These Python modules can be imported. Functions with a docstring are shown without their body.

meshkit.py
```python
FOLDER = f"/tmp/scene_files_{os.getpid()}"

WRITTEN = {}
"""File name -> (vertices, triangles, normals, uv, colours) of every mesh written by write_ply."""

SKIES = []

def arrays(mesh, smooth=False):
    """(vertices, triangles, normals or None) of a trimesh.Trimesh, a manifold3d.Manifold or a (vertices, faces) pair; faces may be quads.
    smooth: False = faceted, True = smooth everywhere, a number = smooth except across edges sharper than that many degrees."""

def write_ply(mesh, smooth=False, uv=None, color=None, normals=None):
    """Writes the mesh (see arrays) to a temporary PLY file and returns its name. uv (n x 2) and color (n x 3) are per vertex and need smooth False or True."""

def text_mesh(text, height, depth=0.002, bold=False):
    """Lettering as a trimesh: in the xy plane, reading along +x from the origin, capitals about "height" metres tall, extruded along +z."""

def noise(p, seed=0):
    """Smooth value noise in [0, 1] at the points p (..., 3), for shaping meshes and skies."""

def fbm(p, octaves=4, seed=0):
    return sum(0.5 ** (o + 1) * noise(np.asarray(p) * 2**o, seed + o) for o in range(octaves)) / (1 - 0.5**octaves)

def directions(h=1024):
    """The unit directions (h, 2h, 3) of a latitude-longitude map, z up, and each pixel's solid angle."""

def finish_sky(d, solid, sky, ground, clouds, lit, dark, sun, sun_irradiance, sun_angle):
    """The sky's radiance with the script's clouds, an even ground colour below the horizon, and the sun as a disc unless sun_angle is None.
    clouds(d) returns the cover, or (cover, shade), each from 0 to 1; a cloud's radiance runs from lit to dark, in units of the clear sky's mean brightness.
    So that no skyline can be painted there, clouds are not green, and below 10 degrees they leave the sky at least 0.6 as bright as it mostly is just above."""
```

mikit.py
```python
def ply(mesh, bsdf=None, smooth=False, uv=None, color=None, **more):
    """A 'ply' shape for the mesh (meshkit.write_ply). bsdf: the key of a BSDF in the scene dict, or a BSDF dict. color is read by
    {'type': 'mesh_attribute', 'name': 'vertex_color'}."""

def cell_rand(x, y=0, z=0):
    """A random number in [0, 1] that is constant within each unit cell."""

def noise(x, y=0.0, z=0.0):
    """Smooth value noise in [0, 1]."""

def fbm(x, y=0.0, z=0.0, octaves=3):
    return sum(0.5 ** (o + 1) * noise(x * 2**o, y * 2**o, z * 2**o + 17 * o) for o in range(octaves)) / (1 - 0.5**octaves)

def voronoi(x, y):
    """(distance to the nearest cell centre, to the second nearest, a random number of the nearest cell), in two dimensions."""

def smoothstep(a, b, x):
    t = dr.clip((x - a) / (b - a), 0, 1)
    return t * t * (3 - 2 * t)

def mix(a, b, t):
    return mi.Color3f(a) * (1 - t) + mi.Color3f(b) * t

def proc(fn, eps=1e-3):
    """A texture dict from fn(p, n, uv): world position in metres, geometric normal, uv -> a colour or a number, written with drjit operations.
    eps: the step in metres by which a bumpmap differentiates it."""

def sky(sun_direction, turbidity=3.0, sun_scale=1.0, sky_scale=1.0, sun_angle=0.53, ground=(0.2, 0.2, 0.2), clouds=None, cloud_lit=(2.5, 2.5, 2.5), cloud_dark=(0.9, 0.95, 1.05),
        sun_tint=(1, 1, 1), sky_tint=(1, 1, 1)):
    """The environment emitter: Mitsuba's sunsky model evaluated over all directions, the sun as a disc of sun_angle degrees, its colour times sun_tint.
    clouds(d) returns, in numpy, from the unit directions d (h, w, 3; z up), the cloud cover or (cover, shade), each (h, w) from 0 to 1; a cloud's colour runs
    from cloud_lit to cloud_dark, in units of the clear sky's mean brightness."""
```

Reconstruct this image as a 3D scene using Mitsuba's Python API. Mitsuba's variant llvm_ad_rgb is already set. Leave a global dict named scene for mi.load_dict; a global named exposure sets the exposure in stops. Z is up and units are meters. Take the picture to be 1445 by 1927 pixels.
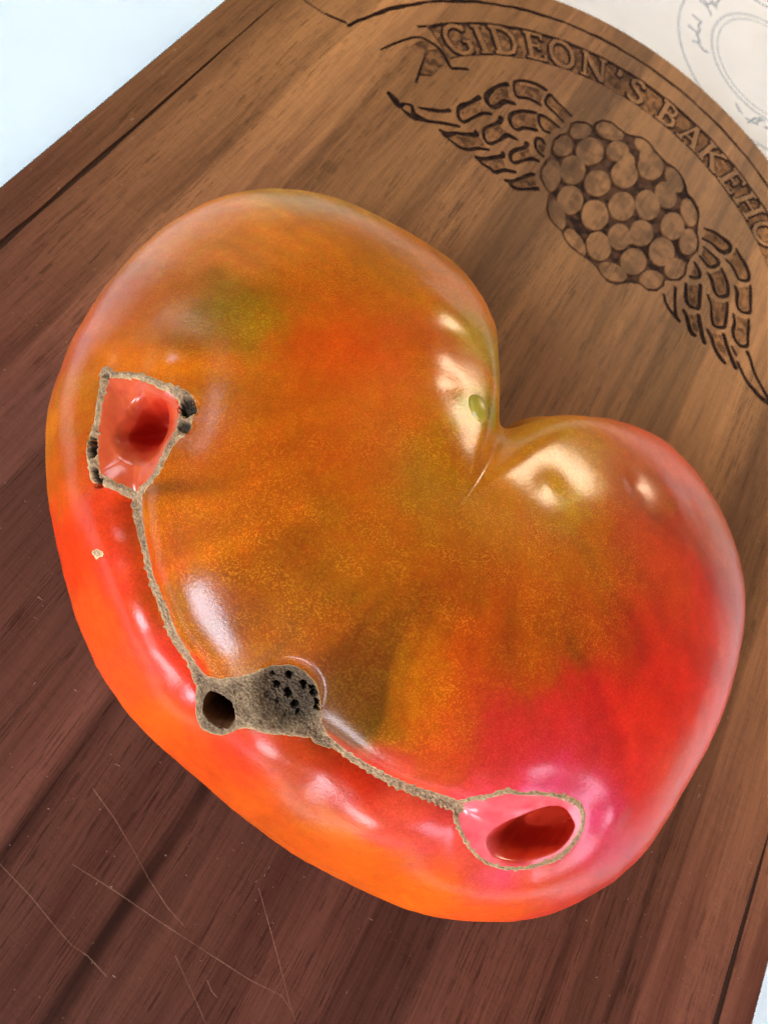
import math
import numpy as np
import trimesh
import drjit as dr
import mitsuba as mi
import mikit
import meshkit
from mikit import proc, noise, fbm, smoothstep, mix
from scipy.spatial import cKDTree
from shapely.geometry import Polygon, Point, LineString, MultiPoint, box
from shapely.ops import unary_union
from shapely import affinity

T = mi.ScalarTransform4f
scene, labels = {}, {}

# ================================================================ camera, light, exposure
CAM, AIM, UP = [0.0, 0.0, 0.178], [0.117821, 0.430504, -0.716866], [-0.576624, 0.763316, 0.291298]
scene['camera'] = {'type': 'thinlens', 'to_world': T().look_at(origin=CAM, target=AIM, up=UP), 'fov': 53.098, 'fov_axis': 'x',
                   'aperture_radius': 0.0004, 'focus_distance': 0.122, 'near_clip': 0.005, 'far_clip': 20.0}
exposure = -0.20


def window(key, pos, target, w, h, rgb, label):
    m = T().look_at(origin=pos, target=target, up=[0, 0, 1]) @ T().scale([w / 2, h / 2, 1])
    scene[key] = {'type': 'rectangle', 'to_world': m, 'emitter': {'type': 'area', 'radiance': {'type': 'rgb', 'value': rgb}},
                  'bsdf': {'type': 'diffuse', 'reflectance': {'type': 'rgb', 'value': 0.5}}}
    labels[key] = {'label': label, 'category': 'window'}


window('window', [0.40, 1.50, 1.02], [0.02, 0.06, 0.04], 0.60, 0.50, [29.0, 23.2, 15.4], 'warm bright window beyond the rounded end of the board')
window('window_001', [-0.60, -1.12, 0.92], [0.02, 0.06, 0.04], 0.64, 0.58, [25.0, 28.0, 33.0], 'cool daylight window behind the camera on the near side')
window('window_002', [1.35, -0.42, 0.60], [0.05, 0.04, 0.05], 0.42, 0.36, [11.0, 8.6, 11.0], 'pale window to the right of the board')
window('window_003', [-1.45, 0.42, 0.88], [0.0, 0.06, 0.05], 0.55, 0.5, [7.5, 8.2, 9.2], 'small cool window to the left of the board')
window('window_004', [0.20, -1.38, 0.46], [0.02, 0.06, 0.05], 0.62, 0.36, [22.0, 21.0, 23.0], 'added low wide light panel on the near side of the table')  # unseen panel, added to put pale glints on the lower lobe
scene['room_light'] = {'type': 'constant', 'radiance': {'type': 'rgb', 'value': [0.10, 0.10, 0.105]}}

# ================================================================ traced measurements, millimetres (board plane x, y; body x, y, z; last columns are widths or radii)
RT = np.array([74.6, 75.0, 75.3, 75.7, 76.1, 76.5, 76.9, 77.3, 77.7, 78.1, 78.5, 79.0, 79.4, 79.9, 80.4, 80.9, 81.3, 81.7, 82.0, 82.2, 82.4, 82.4, 82.3, 82.3, 82.1, 81.8, 81.5, 81.1, 80.7, 80.2, 79.5, 78.8, 78.1, 77.3, 76.4, 75.3, 74.2, 73.1, 71.5, 69.5, 67.4, 65.3, 63.0, 60.5, 58.1, 55.0, 51.7, 49.7, 48.7, 48.4, 48.4, 47.6, 46.6, 44.8, 40.9, 36.1, 28.7, 28.5, 28.4, 28.4, 28.4, 28.4, 28.7, 34.1, 41.8, 50.5, 56.6, 58.5, 59.3, 61.1, 62.6, 64.1, 65.6, 67.0, 68.1, 69.1, 69.9, 70.7, 71.5, 72.2, 72.9, 73.6, 74.3, 75.1, 75.9, 76.8, 77.6, 78.3, 79.0, 79.5, 80.0, 80.4, 80.7, 80.9, 81.2, 81.3, 81.4, 81.3, 81.2, 81.0, 80.7, 80.4, 80.0, 79.5, 79.0, 78.6, 78.1, 77.6, 77.0, 76.5, 75.9, 75.3, 74.8, 74.2, 73.8, 73.3, 72.7, 72.2, 71.7, 71.2, 70.8, 70.4, 69.9, 69.3, 68.8, 68.4, 68.0, 67.5, 67.0, 66.4, 65.8, 65.1, 64.5, 63.9, 63.3, 62.7, 62.2, 61.6, 61.1, 60.5, 60.0, 59.5, 59.1, 58.6, 58.2, 57.9, 57.5, 57.2, 56.9, 56.7, 56.5, 56.2, 56.0, 55.7, 55.5, 55.3, 55.2, 54.9, 54.7, 54.4, 54.1, 53.9, 53.7, 53.5, 53.2, 53.0, 52.8, 52.6, 52.4, 52.2, 52.0, 51.8, 51.7, 51.6, 51.5, 51.5, 51.5, 51.6, 51.7, 51.8, 52.0, 52.1, 52.3, 52.5, 52.7, 53.0, 53.3, 53.6, 53.9, 54.3, 54.6, 55.0, 55.3, 55.7, 56.1, 56.6, 57.0, 57.6, 58.1, 58.7, 59.3, 60.0, 60.7, 61.4, 62.0, 62.7, 63.3, 63.9, 64.5, 65.1, 65.7, 66.3, 66.9, 67.6, 68.1, 68.7, 69.2, 69.7, 70.1, 70.5, 70.9, 71.2, 71.6, 72.0, 72.4, 72.6, 72.8, 73.1, 73.3, 73.4, 73.4, 73.3, 73.3, 73.3, 73.3, 73.3, 73.5, 73.7, 73.9, 74.2])
CX = 23.365
CY = 57.127
ZC = 40.0
HT = 34.5
HB = 22.5
TN = 1.5
STROKES = {"seam":[[-19.25,32.2,62.27,1.91],[-17.28,30.33,62.27,1.82],[-14.89,28.7,62.56,1.5],[-12.41,26.81,62.62,1.25],[-9.82,24.67,62.44,1.17],[-6.82,22.83,62.51,1.4],[-4.3,21.21,62.37,1.4],[-1.56,19.2,61.85,1.63],[1.31,17.6,61.49,1.7],[4.3,16.08,61.05,2.02],[6.32,15.05,60.63,2.64]],"seam_001":[[24.21,18.13,65.96,1.84],[27.05,17.93,65.95,1.23],[29.3,17.78,65.91,1.16],[32.2,17.84,65.93,1.16],[34.98,18.1,66.01,1.32],[37.71,18.45,66.07,1.32],[41.37,19.06,66.1,1.57],[45.17,19.81,66.05,1.89],[47.89,20.13,65.79,2.22],[49.66,20.38,65.6,1.91]],"ring":[[-35.65,48.99,58.85,1.81],[-33.71,48.76,60.35,1.26],[-32.01,49.18,61.7,1.15],[-29.87,49.76,63.21,1.14],[-27.2,49.71,64.69,1.13],[-25.05,49.68,65.75,1.23],[-23.16,49.86,66.64,1.43],[-21.52,49.58,67.27,2.54],[-20.09,48.35,67.61,3.03],[-19.18,46.29,67.54,2.71],[-18.7,44.27,67.26,1.9],[-18.6,41.85,66.66,1.39],[-18.2,39.65,66.15,1.23],[-17.9,37.51,65.51,1.23],[-18.19,35.89,64.72,1.3],[-19.02,34.37,63.59,1.43],[-19.61,33.06,62.56,1.69],[-20.83,33.01,61.8,1.69],[-22.21,33.17,61.0,1.5],[-23.86,33.32,59.92,1.72],[-25.76,33.49,58.53,1.94],[-27.41,35.26,58.47,1.95],[-28.89,36.95,58.38,2.16],[-30.3,39.22,58.66,1.55],[-31.34,41.19,58.96,1.29],[-32.45,43.18,59.11,1.29],[-33.49,45.28,59.23,1.39],[-34.41,47.01,59.18,1.52],[-35.65,48.99,58.85,1.81]],"ringtail":[[-19.61,33.06,62.56,1.79],[-18.87,32.05,62.4,2.14],[-17.67,30.73,62.29,1.98]],"ring_001":[[49.1,20.75,65.9,0.96],[49.93,22.74,66.74,0.94],[51.69,24.74,67.27,0.94],[53.08,26.55,67.7,1.0],[55.3,27.63,67.6,0.73],[57.85,29.1,67.49,0.68],[61.26,30.59,67.05,0.8],[64.47,31.61,66.38,0.99],[67.35,31.89,65.46,1.0],[69.11,30.91,64.44,0.82],[70.36,29.27,63.29,1.01],[70.52,27.39,62.41,1.18],[70.1,25.27,61.59,1.24],[68.85,23.43,61.19,1.06],[67.0,21.79,61.06,0.93],[65.01,20.09,60.83,0.81],[62.96,18.68,60.7,0.69],[60.71,17.54,60.74,0.69],[58.01,16.89,61.21,0.68],[55.44,16.97,62.07,0.68],[53.22,17.53,63.07,0.7],[51.15,18.46,64.16,0.75],[49.69,19.43,65.05,0.88],[49.1,20.75,65.9,0.96]],"nick":[[-18.23,24.5,56.52,0.97],[-17.55,24.57,57.23,1.61],[-16.96,24.7,57.88,0.96]]}
PATCH = [[2.85,16.91,61.38],[5.86,16.97,62.35],[8.24,18.29,64.0],[10.48,20.16,65.73],[12.34,22.31,67.26],[13.94,23.51,68.07],[16.0,24.28,68.65],[18.44,24.09,68.77],[20.46,23.21,68.52],[21.91,21.69,67.87],[23.16,20.31,67.21],[25.18,18.78,66.42],[26.85,18.23,66.14],[26.86,17.21,65.47],[24.29,17.04,65.23],[23.1,17.21,65.27],[20.83,16.69,64.71],[17.94,15.71,63.6],[15.05,14.85,62.38],[13.95,13.69,60.97],[12.84,12.3,59.02],[10.47,11.5,57.27],[8.62,12.07,57.63],[6.94,13.28,58.77],[5.64,14.39,59.7],[3.81,15.53,60.33]]
HOLES = {"left":[[-27.17,42.96,62.73],[-27.37,44.96,63.32],[-26.15,46.81,64.54],[-24.17,47.52,65.7],[-23.03,45.35,65.69],[-21.72,42.44,65.47],[-22.1,40.72,64.71],[-23.31,39.28,63.51],[-25.34,39.33,62.34],[-26.96,40.61,61.89]],"bore":[[8.04,13.66,59.58],[7.44,14.66,60.54],[7.86,15.71,61.72],[9.67,16.32,62.71],[11.56,16.15,62.94],[12.91,15.16,62.29],[13.29,14.06,61.25],[12.64,13.26,60.2],[10.75,12.78,59.18],[9.01,13.0,59.02]],"right":[[56.48,19.61,63.52],[56.57,22.25,64.97],[58.21,24.52,65.6],[60.37,26.99,66.02],[62.39,28.78,66.08],[64.6,29.63,65.66],[67.02,29.31,64.67],[68.94,28.43,63.55],[69.6,26.25,62.31],[68.98,23.8,61.33],[66.84,21.92,61.21],[64.11,20.07,61.19],[61.58,18.74,61.27],[58.86,18.51,62.09]]}
PITS = [[-34.97,48.32,59.2,0.53,0.5],[-20.04,48.38,67.63,1.47,2.0],[-18.61,45.31,67.54,1.14,1.0],[-29.66,37.94,58.38,0.7,2.2],[-28.94,37.17,58.49,0.78,2.2],[-28.2,36.31,58.53,0.66,2.0],[-26.33,34.15,58.56,0.49,1.6],[-25.68,33.52,58.63,0.53,1.6],[-24.79,32.97,58.94,0.75,1.8],[14.89,20.75,66.73,0.55,1.2],[15.42,22.77,67.88,0.53,1.2],[16.59,20.76,66.93,0.49,1.3],[17.02,20.34,66.73,0.44,1.3],[18.69,19.86,66.62,0.58,1.3],[18.08,22.75,68.12,0.58,1.2],[13.5,21.6,67.03,0.44,0.9],[19.31,23.15,68.41,0.49,1.4],[20.01,22.59,68.19,0.49,1.4],[20.96,21.94,67.94,0.44,1.4],[21.37,21.35,67.66,0.4,1.4],[19.82,19.35,66.41,0.44,0.8],[16.38,19.01,65.84,0.4,0.5],[14.55,19.08,65.66,0.33,0.4],[18.64,18.1,65.49,0.27,0.4]]
BUMPS = [[-1.45,28.36,67.48,6.52,0.7],[6.99,22.18,66.3,4.2,0.4],[-26.0,52.65,65.85,4.31,1.1],[3.55,91.88,69.32,5.22,0.6],[7.43,80.01,72.56,4.93,0.7],[14.34,70.29,73.98,5.62,0.7],[19.14,65.49,74.33,3.83,0.5],[7.13,88.05,70.67,2.42,-0.25],[12.0,76.79,73.21,2.31,-0.25],[42.56,76.06,72.81,6.38,0.45],[59.09,91.11,67.11,5.53,0.5],[28.65,67.19,74.19,3.9,0.3],[50.63,85.96,70.01,3.28,-0.7],[34.98,72.06,73.67,2.84,-0.5],[39.62,13.57,62.28,6.31,1.2],[28.91,12.87,61.95,4.29,-0.6],[52.56,15.4,61.64,4.85,-0.7],[18.23,13.65,61.68,5.81,1.1],[-6.86,19.88,60.02,6.66,1.2],[3.33,13.94,58.31,4.32,-0.8],[66.69,19.64,59.78,6.76,0.8],[54.47,32.32,69.27,8.13,1.3],[73.31,33.74,63.6,3.91,0.5],[40.41,33.1,71.55,11.06,-0.5],[0.25,46.85,72.54,12.68,0.5],[-16.4,25.13,58.76,4.0,0.4],[-29.45,35.39,56.65,3.33,0.5],[21.85,26.14,69.83,3.83,0.3]]
NUB = [17.85,76.1,73.26,3.2,0.06,0.17,0.98]
CUP = [16.91,21.11,67.16,5.49,1.9]
RIPE_AND_GLOW = [[-10.1,28.0,64.4,3.1,0.451,0.093,0.005],[-3.9,24.5,64.7,3.5,0.242,0.076,0.007],[2.6,21.5,64.9,3.1,0.283,0.076,0.007],[7.6,21.4,66.0,3.1,0.352,0.091,0.007],[30.5,98.2,45.2,4.6,0.456,0.171,0.013],[32.6,87.7,68.6,4.8,0.515,0.188,0.017],[40.6,94.4,67.0,5.0,0.578,0.156,0.021],[49.5,98.5,65.0,5.2,0.61,0.08,0.045],[61.8,103.0,61.4,5.4,0.644,0.061,0.045],[48.7,86.2,70.1,4.8,0.515,0.114,0.032],[86.9,92.3,56.8,5.5,0.644,0.061,0.061],[93.0,66.2,55.6,5.2,0.831,0.045,0.032],[18.4,91.7,66.3,3.9,0.352,0.188,0.007],[4.6,103.6,63.9,4.1,0.604,0.168,0.013],[-48.4,76.1,48.6,4.9,0.716,0.205,0.08],[-37.7,39.5,49.4,2.6,0.644,0.156,0.01],[-33.8,85.0,61.5,8.5,0.68,0.188,0.045],[-30.1,100.0,58.8,6.1,0.716,0.305,0.061],[-42.0,78.2,57.0,6.6,0.753,0.223,0.102],[-41.2,57.8,56.2,6.2,0.68,0.114,0.045],[-34.4,59.5,62.2,6.1,0.61,0.141,0.013],[-23.6,65.0,67.9,5.3,0.456,0.156,0.003],[-22.1,92.3,64.6,6.7,0.68,0.171,0.013],[-9.7,88.6,68.8,6.5,0.515,0.127,0.005],[-1.6,95.7,67.5,5.8,0.546,0.156,0.007],[11.2,93.6,68.6,3.9,0.456,0.205,0.007],[-6.6,70.7,72.1,6.0,0.73,0.076,0.004],[0.5,78.3,72.3,5.3,0.578,0.091,0.007],[-17.1,75.1,69.5,5.3,0.515,0.114,0.005],[-20.5,55.9,68.5,4.1,0.604,0.13,0.005],[-4.3,60.0,72.7,5.8,0.578,0.102,0.005],[4.3,65.5,73.7,5.1,0.61,0.114,0.01],[11.8,77.2,73.2,4.4,0.571,0.141,0.007],[17.9,76.1,73.3,3.0,0.254,0.262,0.004],[-10.0,47.2,70.6,5.6,0.546,0.102,0.003],[-1.1,49.0,72.6,4.8,0.429,0.08,0.005],[8.0,55.6,74.0,4.9,0.485,0.091,0.007],[15.0,61.0,74.4,4.2,0.376,0.102,0.005],[5.4,50.4,73.5,4.8,0.485,0.084,0.005],[-13.7,33.0,65.4,3.1,0.451,0.107,0.005],[-5.8,37.3,69.5,4.7,0.485,0.114,0.007],[4.4,35.4,71.0,4.6,0.238,0.054,0.003],[9.8,43.5,73.3,4.7,0.376,0.091,0.007],[18.6,47.8,74.2,4.8,0.445,0.076,0.006],[24.9,54.4,74.5,4.9,0.376,0.114,0.005],[30.8,63.2,74.4,4.3,0.485,0.127,0.013],[38.1,57.7,74.1,5.1,0.456,0.102,0.007],[34.3,78.4,72.7,5.5,0.485,0.188,0.013],[25.8,70.4,72.8,3.5,0.578,0.188,0.021],[47.3,62.4,73.4,5.2,0.402,0.091,0.005],[52.7,75.9,71.7,4.2,0.392,0.048,0.017],[50.1,87.6,69.6,2.9,0.456,0.061,0.032],[62.3,73.9,70.2,5.6,0.515,0.045,0.021],[74.6,95.8,61.3,6.4,0.61,0.08,0.045],[75.3,75.7,66.0,5.9,0.644,0.032,0.026],[86.8,78.5,59.9,5.2,0.68,0.061,0.053],[4.5,26.7,68.1,4.6,0.188,0.045,0.007],[11.2,30.8,70.6,4.6,0.305,0.07,0.007],[19.3,29.7,70.9,3.8,0.352,0.058,0.006],[23.3,40.4,73.5,4.7,0.376,0.07,0.005],[29.5,46.5,74.1,4.8,0.305,0.053,0.005],[30.3,33.0,72.0,3.5,0.352,0.084,0.005],[36.1,30.4,71.2,3.5,0.361,0.076,0.005],[38.4,39.1,72.9,4.8,0.456,0.045,0.007],[43.0,48.9,73.5,5.0,0.429,0.07,0.005],[49.2,48.2,72.8,4.2,0.376,0.061,0.005],[55.5,58.7,72.2,5.2,0.376,0.038,0.01],[64.8,62.1,70.3,4.5,0.61,0.026,0.021],[29.8,23.2,68.8,3.1,0.323,0.078,0.003],[23.2,24.4,69.2,3.1,0.352,0.08,0.007],[41.4,27.5,69.9,3.9,0.429,0.045,0.021],[48.2,33.6,70.7,4.8,0.61,0.026,0.038],[58.6,42.8,70.5,5.9,0.68,0.021,0.026],[73.1,54.0,67.5,6.3,0.791,0.026,0.021],[75.6,40.6,64.5,5.3,0.831,0.032,0.045],[84.8,48.9,60.8,5.6,0.791,0.061,0.045],[76.5,31.5,61.1,4.4,0.855,0.054,0.107],[77.9,22.1,54.7,4.5,0.791,0.051,0.045],[66.5,14.7,55.4,5.1,0.871,0.093,0.021],[56.4,9.6,53.8,4.2,0.871,0.125,0.013],[44.9,8.0,54.0,4.1,0.839,0.117,0.013],[35.5,7.0,53.4,3.3,0.839,0.107,0.013],[22.4,8.4,54.8,3.2,0.823,0.098,0.013],[12.2,9.4,53.9,3.2,0.823,0.08,0.013],[3.7,10.6,52.8,3.2,0.823,0.098,0.013],[17.8,10.5,57.5,3.2,0.791,0.045,0.026],[24.3,14.0,62.8,3.1,0.68,0.061,0.017],[30.8,14.9,63.9,3.1,0.61,0.026,0.01],[26.4,9.9,58.1,3.2,0.791,0.102,0.021],[34.4,9.6,58.1,3.2,0.831,0.156,0.021],[40.6,16.1,64.3,3.9,0.831,0.08,0.08],[54.2,16.2,61.9,4.1,0.791,0.074,0.08],[35.2,16.6,65.0,2.7,0.578,0.017,0.007],[-3.2,13.6,54.3,3.2,0.823,0.074,0.026],[1.6,15.5,59.5,3.1,0.831,0.033,0.021],[-2.0,16.5,59.1,3.1,0.831,0.058,0.061],[-12.3,18.3,54.1,3.2,0.831,0.074,0.017],[-12.0,23.7,60.5,3.9,0.831,0.045,0.026],[-23.2,26.2,53.0,3.3,0.831,0.045,0.01],[-21.4,29.6,58.9,3.2,0.831,0.053,0.017],[-33.1,35.0,51.5,2.6,0.644,0.102,0.005],[-27.5,30.4,53.5,2.5,0.716,0.091,0.01],[-36.7,42.4,54.3,3.4,0.68,0.127,0.01],[-36.8,46.1,56.6,3.4,0.61,0.156,0.007],[-36.9,53.2,59.1,3.5,0.823,0.168,0.007],[-41.7,51.6,53.3,3.6,0.68,0.102,0.045],[59.6,32.8,68.2,5.0,0.839,0.045,0.127],[70.6,33.8,64.8,3.4,0.839,0.045,0.127],[63.7,16.5,58.7,3.8,0.823,0.067,0.156],[52.8,21.1,65.3,4.0,0.855,0.054,0.107]]  # ripeness tones; pinks round the lower-right hole paint a reflected highlight into the skin
HOLE_SHAPE = {"left":[3.0,12,0.142,0.548,-0.824],"bore":[0.55,11,0.107,0.371,-0.923],"right":[1.9,11,0.52,0.576,-0.631]}
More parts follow.
